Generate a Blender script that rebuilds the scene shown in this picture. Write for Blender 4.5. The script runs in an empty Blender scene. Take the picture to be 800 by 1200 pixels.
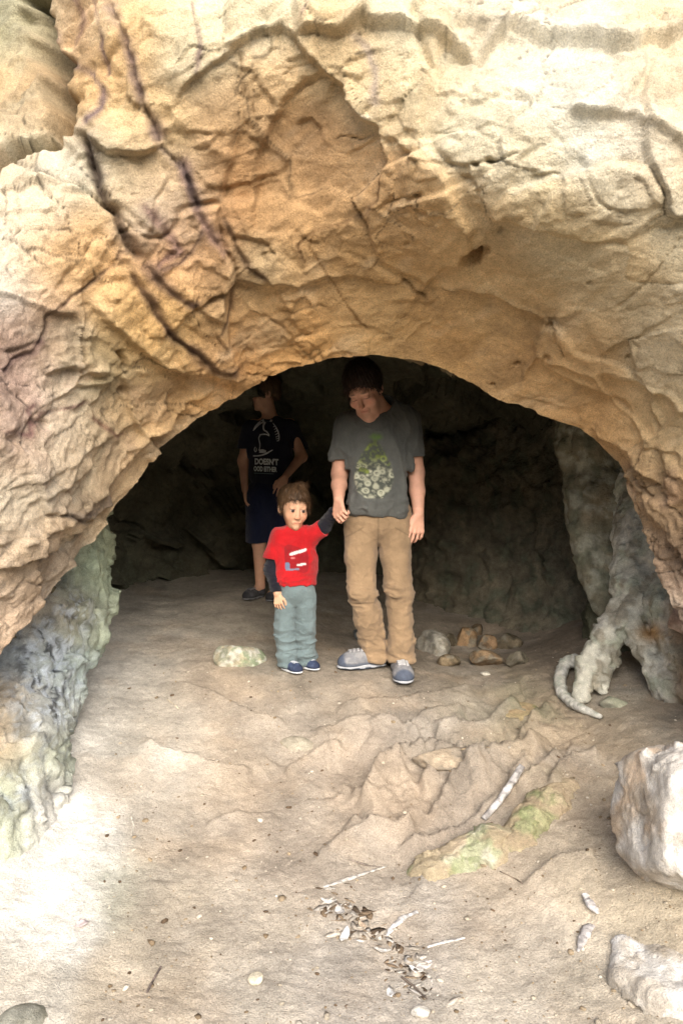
import bpy, bmesh, math, random
import numpy as np
from mathutils import Vector, Matrix, Euler
from mathutils.bvhtree import BVHTree

random.seed(7)
RNG = np.random.default_rng(11)
SC = bpy.context.scene
COL = SC.collection

# ------------------------------------------------------------------ camera frame
FPX = 867.0                      # focal length in pixels of an 800 x 1200 frame
CAM = np.array([0.0, 0.0, 1.07])
PITCH = math.radians(2.64)
_f = np.array([0.0, math.cos(PITCH), -math.sin(PITCH)])
_u = np.array([0.0, math.sin(PITCH), math.cos(PITCH)])


def P(u, v, Y):
    """point of the place seen at (u, v) at world distance Y"""
    u = np.asarray(u, float); v = np.asarray(v, float); Y = np.asarray(Y, float)
    a = (u - 400.0) / FPX; b = (600.0 - v) / FPX
    dy = _f[1] + b * _u[1]; dz = _f[2] + b * _u[2]
    s = Y / dy
    return np.stack([a * s + 0 * Y, dy * s, CAM[2] + dz * s], -1)


def uv_of(p):
    p = np.asarray(p, float); q = p - CAM
    d = q @ _f
    d = np.where(d < 0.05, 0.05, d)
    return 400 + FPX * q[..., 0] / d, 600 - FPX * (q @ _u) / d


# ------------------------------------------------------------------ noise
_G = np.array([[1,1,0],[-1,1,0],[1,-1,0],[-1,-1,0],[1,0,1],[-1,0,1],[1,0,-1],[-1,0,-1],[0,1,1],[0,-1,1],[0,1,-1],[0,-1,-1]], np.float32)


def _hash(ix, iy, iz, seed):
    h = (ix.astype(np.uint32) * np.uint32(374761393)) ^ (iy.astype(np.uint32) * np.uint32(668265263)) ^ (iz.astype(np.uint32) * np.uint32(2147483647)) ^ np.uint32((seed * 974634777) & 0xffffffff)
    h = (h ^ (h >> np.uint32(13))) * np.uint32(1274126177)
    h = (h ^ (h >> np.uint32(15))) * np.uint32(2246822519)
    return h ^ (h >> np.uint32(16))


_GX, _GY, _GZ = [np.ascontiguousarray(np.r_[_G, _G[[0, 3, 9, 11]]][:, k]) for k in range(3)]


def perlin(p, seed=0):
    p = np.asarray(p, np.float32)
    sh = p.shape[:-1]; p = p.reshape(-1, 3)
    out = np.empty(len(p), np.float32)
    u32 = np.uint32
    s0 = u32((seed * 974634777 + 12345) & 0xffffffff)
    def work(c):
        q = p[c:c + 24576]
        x, y, z = q[:, 0], q[:, 1], q[:, 2]
        xf, yf, zf = np.floor(x), np.floor(y), np.floor(z)
        hx = xf.astype(np.int32).view(u32) * u32(374761393) + s0
        hy = yf.astype(np.int32).view(u32) * u32(668265263)
        hz = zf.astype(np.int32).view(u32) * u32(3266489917)
        x = x - xf; y = y - yf; z = z - zf
        wx = x * x * x * (x * (x * 6 - 15) + 10); wy = y * y * y * (y * (y * 6 - 15) + 10); wz = z * z * z * (z * (z * 6 - 15) + 10)
        def g(dx, dy, dz):
            h = (hx + u32(374761393 * dx)) ^ (hy + u32(668265263 * dy)) ^ (hz + u32((3266489917 * dz) & 0xffffffff))
            h = (h ^ (h >> u32(15))) * u32(2246822519)
            h = (h ^ (h >> u32(13))) >> u32(7) & u32(15)
            return _GX[h] * (x - dx) + _GY[h] * (y - dy) + _GZ[h] * (z - dz)
        def lz(dx, dy):
            a = g(dx, dy, 0); return a + wz * (g(dx, dy, 1) - a)
        def ly(dx):
            a = lz(dx, 0); return a + wy * (lz(dx, 1) - a)
        a = ly(0)
        out[c:c + 24576] = a + wx * (ly(1) - a)
    for c in range(0, len(p), 24576): work(c)
    return out.reshape(sh)


def fbm(p, scale, octv=4, seed=0, gain=0.5):
    p = np.asarray(p, np.float32) * np.float32(scale)
    a = 1.0; s = 0; out = 0
    for k in range(octv):
        out = out + a * perlin(p + 17.3 * k, seed + k); s += a
        p = p * 2.03; a *= gain
    return out / s


def ridged(p, scale, octv=4, seed=0):
    p = np.asarray(p, np.float32) * np.float32(scale)
    a = 1.0; s = 0; out = 0
    for k in range(octv):
        out = out + a * (1 - 2 * np.abs(perlin(p + 9.1 * k, seed + k))); s += a
        p = p * 2.07; a *= 0.5
    return out / s


def worley(p, scale, seed=0):
    """F1, F2, cell hash in 0..1 (three of them), vector from the cell's point (in cells)"""
    p = np.asarray(p, np.float32) * np.float32(scale)
    sh = p.shape[:-1]; p = p.reshape(-1, 3)
    i = np.floor(p).astype(np.int64)
    n = len(p)
    f1 = np.full(n, 9.0, np.float32); f2 = np.full(n, 9.0, np.float32)
    vec = np.zeros((n, 3), np.float32); hid = np.zeros(n, np.uint32)
    for dx in (-1, 0, 1):
        for dy in (-1, 0, 1):
            for dz in (-1, 0, 1):
                c = i + np.array([dx, dy, dz])
                h = _hash(c[:, 0], c[:, 1], c[:, 2], seed)
                o = np.stack([(h & np.uint32(1023)), ((h >> np.uint32(10)) & np.uint32(1023)), ((h >> np.uint32(20)) & np.uint32(1023))], -1).astype(np.float32) / 1023.0
                d = p - (c + o)
                r = np.sqrt((d * d).sum(-1))
                b = r < f1
                f2 = np.where(b, f1, np.minimum(f2, r))
                f1 = np.where(b, r, f1)
                vec[b] = d[b]; hid[b] = h[b]
    hid = _hash(hid.astype(np.int64), hid.astype(np.int64) * 0 + 5, hid.astype(np.int64) * 0 + 9, seed + 3)
    r3 = np.stack([(hid & np.uint32(1023)), ((hid >> np.uint32(10)) & np.uint32(1023)), ((hid >> np.uint32(20)) & np.uint32(1023))], -1).astype(np.float32) / 1023.0
    return f1.reshape(sh), f2.reshape(sh), r3.reshape(sh + (3,)), vec.reshape(sh + (3,))


def facets(p, scale, seed=0, warp=0.25, step=0.5):
    """broken-stone relief: flat tilted chips that meet in sharp edges, about -0.5..0.5"""
    p = np.asarray(p, np.float32)
    q = p + (warp / scale) * np.stack([fbm(p, scale * 1.3, 3, seed + 40), fbm(p, scale * 1.3, 3, seed + 50), fbm(p, scale * 1.3, 3, seed + 60)], -1)
    f1, f2, r3, vec = worley(q, scale, seed)
    t = (r3 - 0.5) * 2
    r4 = np.modf(r3[..., 0] * 7.31 + r3[..., 1] * 3.77)[0]
    return 0.55 * (t * vec).sum(-1) + step * (r4 - 0.5), f2 - f1


def sst(a, b, x):
    t = np.clip((x - a) / (b - a), 0, 1)
    return t * t * (3 - 2 * t)


# ------------------------------------------------------------------ 2-D line work (pixel-sized features on the rock)
def poly_dist(u, v, pts, reach=1e9):
    """distance to a polyline, side (+ left of the way it runs, seen with v down), 0..1 along it"""
    pts = np.asarray(pts, float)
    d = np.full(u.shape, 1e9); side = np.ones(u.shape); al = np.zeros(u.shape)
    L = np.r_[0, np.cumsum(np.hypot(*(pts[1:] - pts[:-1]).T))]
    lo = pts.min(0) - reach; hi = pts.max(0) + reach
    m = (u > lo[0]) & (u < hi[0]) & (v > lo[1]) & (v < hi[1])
    uu, vv = u[m], v[m]
    dd, ss, aa = d[m], side[m], al[m]
    for k in range(len(pts) - 1):
        a = pts[k]; b = pts[k + 1]; e = b - a; l2 = (e * e).sum() + 1e-9
        t = np.clip(((uu - a[0]) * e[0] + (vv - a[1]) * e[1]) / l2, 0, 1)
        dx = uu - a[0] - t * e[0]; dy = vv - a[1] - t * e[1]
        r = np.hypot(dx, dy)
        c = e[0] * (vv - a[1]) - e[1] * (uu - a[0])
        b_ = r < dd
        dd = np.where(b_, r, dd); ss = np.where(b_, np.where(c < 0, 1, -1), ss)
        aa = np.where(b_, (L[k] + t * math.sqrt(l2)) / L[-1], aa)
    d[m], side[m], al[m] = dd, ss, aa
    return d, side, al


def poly_in(u, v, pts):
    pts = np.asarray(pts, float)
    ins = np.zeros(u.shape, bool)
    n = len(pts)
    for k in range(n):
        a = pts[k]; b = pts[(k + 1) % n]
        if a[1] == b[1]:
            continue
        c = ((a[1] > v) != (b[1] > v)) & (u < (b[0] - a[0]) * (v - a[1]) / (b[1] - a[1]) + a[0])
        ins ^= c
    d, _, _ = poly_dist(u, v, np.r_[pts, pts[:1]])
    return np.where(ins, d, -d)


def rbf(ctrl, vals, q, smooth=0.0):
    c = np.asarray(ctrl, float); vals = np.asarray(vals, float)
    def ph(r2): return np.sqrt(r2 + 0.02 * s0 * s0)
    s0 = c.std()
    A = ph(((c[:, None] - c[None]) ** 2).sum(-1)) + smooth * s0 * np.eye(len(c))
    n = len(c); d = c.shape[1]
    Q = np.c_[np.ones(n), c]
    M = np.block([[A, Q], [Q.T, np.zeros((d + 1, d + 1))]])
    rhs = np.zeros((n + d + 1,) + vals.shape[1:]); rhs[:n] = vals
    w = np.linalg.solve(M, rhs)
    sh = q.shape[:-1]; q = q.reshape(-1, d)
    out = np.c_[np.ones(len(q)), q] @ w[n:]
    for k in range(n):
        r = ph(((q - c[k]) ** 2).sum(-1))
        out = out + (r[:, None] * w[k] if vals.ndim > 1 else r * w[k])
    return out.reshape(sh + vals.shape[1:])


def lin(c):
    c = np.asarray(c, float) / 255.0
    return np.where(c <= 0.04045, c / 12.92, ((c + 0.055) / 1.055) ** 2.4)


def zone_colour(u, v, pts, soft):
    """stone colour by place: blend of the nearest named patches"""
    num = np.zeros(u.shape + (3,)); den = np.zeros(u.shape)
    for (a, b, c) in pts:
        w = np.exp(-0.5 * np.minimum(((u - a) ** 2 + (v - b) ** 2) / (soft * soft), 60)) + 1e-9 / (1 + ((u - a) ** 2 + (v - b) ** 2) / 1e4) ** 2
        num += w[..., None] * lin(c); den += w
    return num / den[..., None]


def desat(C, f, gain=1.0):
    g = (C * np.array([0.3, 0.55, 0.15])).sum(-1, keepdims=True)
    return (C * (1 - f) + g * f) * gain


# ------------------------------------------------------------------ meshes
def mesh_np(name, V, Q, col=None, parent=None, mat=None, smooth=True):
    V = np.asarray(V, np.float32); Q = np.asarray(Q, np.int32)
    me = bpy.data.meshes.new(name)
    k = Q.shape[1]
    me.vertices.add(len(V)); me.vertices.foreach_set('co', V.ravel())
    me.loops.add(Q.size); me.loops.foreach_set('vertex_index', Q.ravel())
    me.polygons.add(len(Q)); me.polygons.foreach_set('loop_start', np.arange(0, Q.size, k, dtype=np.int32))
    if smooth:
        me.polygons.foreach_set('use_smooth', np.ones(len(Q), bool))
    else:
        me.polygons.foreach_set('use_smooth', np.zeros(len(Q), bool))
    me.update(calc_edges=True)
    me.validate()
    if col is not None:
        a = me.color_attributes.new('Col', 'FLOAT_COLOR', 'POINT')
        c4 = np.ones((len(V), 4), np.float32); c4[:, :3] = np.clip(col, 0, 1)
        a.data.foreach_set('color', c4.ravel())
    if mat is not None:
        me.materials.append(mat)
    o = bpy.data.objects.new(name, me); COL.objects.link(o)
    if parent is not None:
        o.parent = parent
    return o


def grid_quads(n, m):
    i, j = np.meshgrid(np.arange(n - 1), np.arange(m - 1), indexing='ij')
    a = (i * m + j).ravel()
    return np.stack([a, a + 1, a + m + 1, a + m], -1)


def grid_normals(Pg):
    a = np.gradient(Pg, axis=0); b = np.gradient(Pg, axis=1)
    n = np.cross(a, b)
    return n / (np.linalg.norm(n, axis=-1, keepdims=True) + 1e-12)


def tag(o, label=None, cat=None, group=None, kind=None):
    if label: o['label'] = label
    if cat: o['category'] = cat
    if group: o['group'] = group
    if kind: o['kind'] = kind
    return o


def empty(name, loc=(0, 0, 0), rz=0.0):
    o = bpy.data.objects.new(name, None); COL.objects.link(o)
    o.location = loc; o.rotation_euler = (0, 0, rz); o.empty_display_size = 0.1
    return o


# ------------------------------------------------------------------ surface nets
def surface_nets(xs, ys, zs, V):
    s = V < 0
    nx, ny, nz = V.shape
    cnt = np.zeros((nx - 1, ny - 1, nz - 1), np.int8)
    for a in (0, 1):
        for b in (0, 1):
            for c in (0, 1):
                cnt += s[a:nx - 1 + a, b:ny - 1 + b, c:nz - 1 + c]
    act = (cnt > 0) & (cnt < 8)
    I, J, K = np.nonzero(act)
    idx = np.full(act.shape, -1, np.int32); idx[I, J, K] = np.arange(len(I))
    acc = np.zeros((len(I), 3)); num = np.zeros(len(I))
    co = [(a, b, c) for a in (0, 1) for b in (0, 1) for c in (0, 1)]
    for a in range(8):
        for b in range(a + 1, 8):
            A, B = co[a], co[b]
            if sum(abs(p - q) for p, q in zip(A, B)) != 1:
                continue
            va = V[I + A[0], J + A[1], K + A[2]]; vb = V[I + B[0], J + B[1], K + B[2]]
            x = (va < 0) != (vb < 0)
            t = np.where(x, va / np.where(x, va - vb, 1), 0)
            for ax in range(3):
                acc[:, ax] += np.where(x, A[ax] + t * (B[ax] - A[ax]), 0)
            num += x
    acc /= num[:, None]
    def co_of(arr, i, f): return arr[i] + f * (arr[i + 1] - arr[i])
    pts = np.stack([co_of(xs, I, acc[:, 0]), co_of(ys, J, acc[:, 1]), co_of(zs, K, acc[:, 2])], -1)
    quads = []
    e = s[:-1, 1:-1, 1:-1] != s[1:, 1:-1, 1:-1]
    i, j, k = np.nonzero(e); fl = s[i, j + 1, k + 1]
    q = np.stack([idx[i, j, k], idx[i, j + 1, k], idx[i, j + 1, k + 1], idx[i, j, k + 1]], -1)
    q[~fl] = q[~fl][:, ::-1]; quads.append(q)
    e = s[1:-1, :-1, 1:-1] != s[1:-1, 1:, 1:-1]
    i, j, k = np.nonzero(e); fl = s[i + 1, j, k + 1]
    q = np.stack([idx[i, j, k], idx[i, j, k + 1], idx[i + 1, j, k + 1], idx[i + 1, j, k]], -1)
    q[~fl] = q[~fl][:, ::-1]; quads.append(q)
    e = s[1:-1, 1:-1, :-1] != s[1:-1, 1:-1, 1:]
    i, j, k = np.nonzero(e); fl = s[i + 1, j + 1, k]
    q = np.stack([idx[i, j, k], idx[i + 1, j, k], idx[i + 1, j + 1, k], idx[i, j + 1, k]], -1)
    q[~fl] = q[~fl][:, ::-1]; quads.append(q)
    return pts, np.concatenate(quads)


def sdf_mesh(f, lo, hi, res, zres=None, B=8, margin=0.035):
    """polygonise f(points) < 0 inside the box; zres(z array) optional finer spacing"""
    lo = np.asarray(lo, float); hi = np.asarray(hi, float)
    n = [int(math.ceil((hi[k] - lo[k]) / res / B)) * B for k in range(3)]
    xs = lo[0] + res * np.arange(n[0]); ys = lo[1] + res * np.arange(n[1]); zs = lo[2] + res * np.arange(n[2])
    V = np.ones(n, np.float32)
    nb = [k // B for k in n]
    cx = xs.reshape(-1, B).mean(1); cy = ys.reshape(-1, B).mean(1); cz = zs.reshape(-1, B).mean(1)
    C = np.stack(np.meshgrid(cx, cy, cz, indexing='ij'), -1).reshape(-1, 3).astype(np.float32)
    d = f(C)
    near = np.abs(d) < B * res * 0.87 * 1.05 + margin
    Vb = V.reshape(nb[0], B, nb[1], B, nb[2], B)
    bi, bj, bk = np.unravel_index(np.arange(len(C)), nb)
    sgn = np.where(d < 0, -1.0, 1.0).astype(np.float32).reshape(nb)
    Vb[...] = sgn[:, None, :, None, :, None]
    sel = np.nonzero(near)[0]
    o = np.arange(B)
    CH = 600
    for c0 in range(0, len(sel), CH):
        q = sel[c0:c0 + CH]
        X = xs[(bi[q, None] * B + o)]; Yy = ys[(bj[q, None] * B + o)]; Z = zs[(bk[q, None] * B + o)]
        pts = np.empty((len(q), B, B, B, 3), np.float32)
        pts[..., 0] = X[:, :, None, None]; pts[..., 1] = Yy[:, None, :, None]; pts[..., 2] = Z[:, None, None, :]
        val = f(pts.reshape(-1, 3)).reshape(len(q), B, B, B)
        Vb[bi[q], :, bj[q], :, bk[q], :] = val
    return surface_nets(xs, ys, zs, V)


def smin(a, b, k):
    h = np.maximum(k - np.abs(a - b), 0) / k
    return np.minimum(a, b) - h * h * k * 0.25


def smax(a, b, k):
    return -smin(-a, -b, k)


def cap(p, a, b, ra, rb=None):
    """tapered capsule"""
    a = np.asarray(a, np.float32); b = np.asarray(b, np.float32)
    rb = ra if rb is None else rb
    e = b - a; l2 = float((e * e).sum()) + 1e-12
    q = p - a
    t = np.clip((q @ e) / l2, 0, 1)
    return np.sqrt(((q - t[:, None] * e) ** 2).sum(-1)) - (ra + (rb - ra) * t)


def ell(p, c, r, R=None):
    q = p - np.asarray(c, np.float32)
    if R is not None:
        q = q @ np.asarray(R, np.float32)
    r = np.asarray(r, np.float32)
    k0 = np.sqrt(((q / r) ** 2).sum(-1)); k1 = np.sqrt(((q / (r * r)) ** 2).sum(-1)) + 1e-9
    return k0 * (k0 - 1) / k1


def slab(p, a, b, ra, rb, flat, fdir):
    """capsule squashed by `flat` along unit vector fdir (limbs and trunks that are wider than deep)"""
    fdir = np.asarray(fdir, np.float32)
    m = (np.asarray(a, np.float32) + np.asarray(b, np.float32)) / 2
    q = p - m
    q = q + ((q @ fdir) * (1 / flat - 1))[:, None] * fdir
    e0 = np.asarray(a, np.float32) - m; e1 = np.asarray(b, np.float32) - m
    e0 = e0 + (e0 @ fdir) * (1 / flat - 1) * fdir; e1 = e1 + (e1 @ fdir) * (1 / flat - 1) * fdir
    return cap(q, e0, e1, ra, rb) * min(1.0, flat * 1.25)


def rotm(rx=0, ry=0, rz=0):
    return np.array(Euler((math.radians(rx), math.radians(ry), math.radians(rz)), 'XYZ').to_matrix())


# ------------------------------------------------------------------ materials
def mat_col(name, rough=0.9, spec=0.25, var=0.25, vscale=9.0, bumps=((60, 0.004),), sss=0.0, sheen=0.0, pits=None, tint=None, speck=None, fine=0.8):
    """stone, skin or cloth coloured by the mesh's own colour attribute, varied by noise, with grain"""
    m = bpy.data.materials.new(name); m.use_nodes = True
    nt = m.node_tree; N = nt.nodes; L = nt.links
    bs = N['Principled BSDF']
    bs.inputs['Roughness'].default_value = rough
    bs.inputs['Specular IOR Level'].default_value = spec
    at = N.new('ShaderNodeAttribute'); at.attribute_name = 'Col'
    tc = N.new('ShaderNodeTexCoord')
    src = at.outputs['Color']
    if tint is not None:
        src = None
        rgb = N.new('ShaderNodeRGB'); rgb.outputs[0].default_value = (*tint, 1); src = rgb.outputs[0]
    def noise(sc, det=6, rgh=0.6):
        n = N.new('ShaderNodeTexNoise'); n.inputs['Scale'].default_value = sc; n.inputs['Detail'].default_value = det + 2
        n.inputs['Roughness'].default_value = rgh
        L.new(tc.outputs['Object'], n.inputs['Vector']); return n
    if var > 0:
        for sc, am in ((vscale, var), (vscale * 6.7, var * 0.7), (vscale * 31.0, var * fine)):
            n = noise(sc)
            mr = N.new('ShaderNodeMapRange'); mr.inputs['From Min'].default_value = 0.3; mr.inputs['From Max'].default_value = 0.7
            mr.inputs['To Min'].default_value = 1 - am; mr.inputs['To Max'].default_value = 1 + am
            L.new(n.outputs['Fac'], mr.inputs['Value'])
            mx = N.new('ShaderNodeMix'); mx.data_type = 'RGBA'; mx.blend_type = 'MULTIPLY'; mx.inputs[0].default_value = 1
            L.new(src, mx.inputs[6]); L.new(mr.outputs[0], mx.inputs[7]); src = mx.outputs[2]
    if speck is not None:
        sc, th, colr, am = speck
        n = noise(sc, 3, 0.7)
        mr = N.new('ShaderNodeMapRange'); mr.inputs['From Min'].default_value = th; mr.inputs['From Max'].default_value = th + 0.06
        mr.inputs['To Max'].default_value = am
        L.new(n.outputs['Fac'], mr.inputs['Value'])
        mx = N.new('ShaderNodeMix'); mx.data_type = 'RGBA'; L.new(mr.outputs[0], mx.inputs[0])
        L.new(src, mx.inputs[6]); mx.inputs[7].default_value = (*colr, 1); src = mx.outputs[2]
    L.new(src, bs.inputs['Base Color'])
    prev = None
    for sc, dist in bumps:
        n = noise(sc, 5, 0.65)
        b = N.new('ShaderNodeBump'); b.inputs['Strength'].default_value = 1.0; b.inputs['Distance'].default_value = dist
        L.new(n.outputs['Fac'], b.inputs['Height'])
        if prev is not None: L.new(prev.outputs[0], b.inputs['Normal'])
        prev = b
    if pits:
        vo = N.new('ShaderNodeTexVoronoi'); vo.inputs['Scale'].default_value = pits[0]
        L.new(tc.outputs['Object'], vo.inputs['Vector'])
        b = N.new('ShaderNodeBump'); b.inputs['Strength'].default_value = 1.0; b.inputs['Distance'].default_value = pits[1]
        L.new(vo.outputs['Distance'], b.inputs['Height'])
        if prev is not None: L.new(prev.outputs[0], b.inputs['Normal'])
        prev = b
    if prev is not None:
        L.new(prev.outputs[0], bs.inputs['Normal'])
    if sss:
        bs.inputs['Subsurface Weight'].default_value = sss
        bs.inputs['Subsurface Radius'].default_value = (0.012, 0.005, 0.003)
        bs.inputs['Subsurface Scale'].default_value = 1.0
    if sheen:
        bs.inputs['Sheen Weight'].default_value = sheen
        bs.inputs['Sheen Roughness'].default_value = 0.6
    return m


M_ROCK = mat_col('sandstone', 0.92, 0.18, 0.16, 7.0, ((40, 0.008), (110, 0.007), (260, 0.004)), pits=None, speck=(210, 0.63, (0.16, 0.11, 0.06), 0.35), fine=1.7)
M_CAVE = mat_col('cave_stone', 0.95, 0.12, 0.25, 4.0, ((22, 0.02), (90, 0.006)))
M_DIRT = mat_col('packed_earth', 0.97, 0.10, 0.17, 6.0, ((26, 0.004), (80, 0.007), (220, 0.005)), speck=(130, 0.62, (0.16, 0.12, 0.08), 0.6), fine=1.5)
M_BOULDER = mat_col('boulder_stone', 0.92, 0.18, 0.20, 9.0, ((50, 0.006), (170, 0.005)), fine=1.3)
# ================================================================== THE CLIFF AND THE CAVE
LIP = np.array([(-160, 1120), (-110, 960), (-60, 850), (0, 756), (50, 703), (100, 640), (137, 590), (190, 530), (240, 488), (290, 454), (325, 433), (375, 419), (430, 415),
                (490, 422), (530, 437), (580, 465), (640, 490), (690, 508), (726, 548), (745, 588), (768, 640), (786, 690), (806, 745), (850, 840), (890, 960), (930, 1120)], float)
DEPTH = [(-110, 960, 2.1), (0, 756, 2.34), (60, 690, 2.62), (137, 590, 2.98), (240, 488, 3.12), (330, 430, 3.06), (430, 415, 2.98), (530, 437, 2.95), (640, 490, 2.95), (726, 548, 2.95), (800, 740, 2.8), (890, 960, 2.4),
         (0, 600, 2.28), (0, 450, 2.32), (100, 450, 2.6), (200, 430, 2.85), (100, 350, 2.5), (200, 330, 2.64), (300, 330, 2.72), (430, 330, 2.70), (550, 350, 2.64), (650, 420, 2.68), (750, 480, 2.68), (800, 560, 2.62),
         (60, 600, 2.58), (110, 540, 2.74), (0, 250, 2.35), (100, 200, 2.45), (200, 150, 2.45), (330, 180, 2.5), (430, 200, 2.4), (550, 220, 2.22), (680, 250, 2.16), (800, 350, 2.28),
         (0, 50, 2.62), (100, 0, 2.42), (250, 30, 2.36), (400, 20, 2.32), (550, 20, 2.28), (700, 100, 2.12), (800, 100, 2.12), (800, 0, 2.32), (650, 0, 2.34),
         (400, -200, 2.7), (400, -700, 4.8), (-300, -300, 3.2), (1100, -300, 3.2), (-300, 300, 1.95), (1100, 300, 1.95), (-300, 700, 1.9), (1100, 700, 1.95), (-300, 1050, 1.6), (1100, 1050, 1.7), (-500, 1500, 1.2), (1300, 1500, 1.2)]

# each: (points, kind, size_m, width_px)   + side is to the left of the way the line runs
STEPS = [  # slab edges: one side stands proud and fades back
    ([(345, 45), (365, 42), (400, 48), (432, 38), (480, 46), (530, 55), (562, 67)], 0.050, 60),
    ([(562, 67), (600, 36), (625, 50), (660, 62), (700, 70), (733, 80), (750, 60), (775, 62), (810, 50)], 0.055, 60),
    ([(655, 132), (700, 143), (735, 142), (770, 162), (800, 184), (840, 200)], 0.028, 45),
    ([(205, 122), (222, 100), (262, 68), (300, 40), (330, 34), (352, 50), (362, 66), (378, 84), (402, 100), (410, 120), (428, 138), (450, 150)], 0.035, 50),
    ([(450, 150), (490, 185), (550, 194), (548, 215), (500, 226), (455, 240)], 0.016, 40),
    ([(100, 352), (127, 379), (158, 404), (191, 429), (254, 437), (290, 440)], 0.045, 45),
    ([(45, 440), (80, 428), (96, 432), (115, 440), (130, 425)], 0.030, 30),
    ([(163, 308), (191, 335), (232, 357), (262, 372)], 0.020, 30),
    ([(149, 316), (169, 346), (188, 374), (204, 393), (229, 409), (251, 429), (281, 429)], 0.022, 28),
    ([(105, 164), (130, 186), (160, 183), (190, 172)], 0.045, 55),
    ([(80, 158), (105, 162), (115, 205), (128, 243), (150, 282), (166, 308)], 0.030, 40),
    ([(262, 250), (276, 286), (292, 310), (314, 324), (340, 365), (352, 385)], 0.014, 40),
    ([(620, 420), (680, 455), (730, 470), (760, 520), (800, 535)], 0.015, 40),
    ([(0, 640), (60, 612), (120, 570), (170, 520), (215, 490)], 0.030, 26),
    ([(-20, 668), (50, 640), (98, 606), (135, 580)], 0.040, 24),
    ([(20, 590), (80, 560), (110, 540)], 0.018, 26),
    ([(0, 575), (70, 545), (130, 512), (180, 485)], 0.014, 26),
    ([(690, 500), (740, 530), (775, 560), (800, 600)], 0.035, 30),
    ([(728, 548), (760, 575), (790, 620), (815, 660)], 0.03, 26),
    ([(495, 340), (455, 318), (430, 300)], 0.010, 30),
    ([(570, 395), (540, 360), (530, 330)], 0.010, 26),
    ([(700, 420), (735, 400), (745, 440), (770, 470)], 0.015, 36),
]
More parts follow.
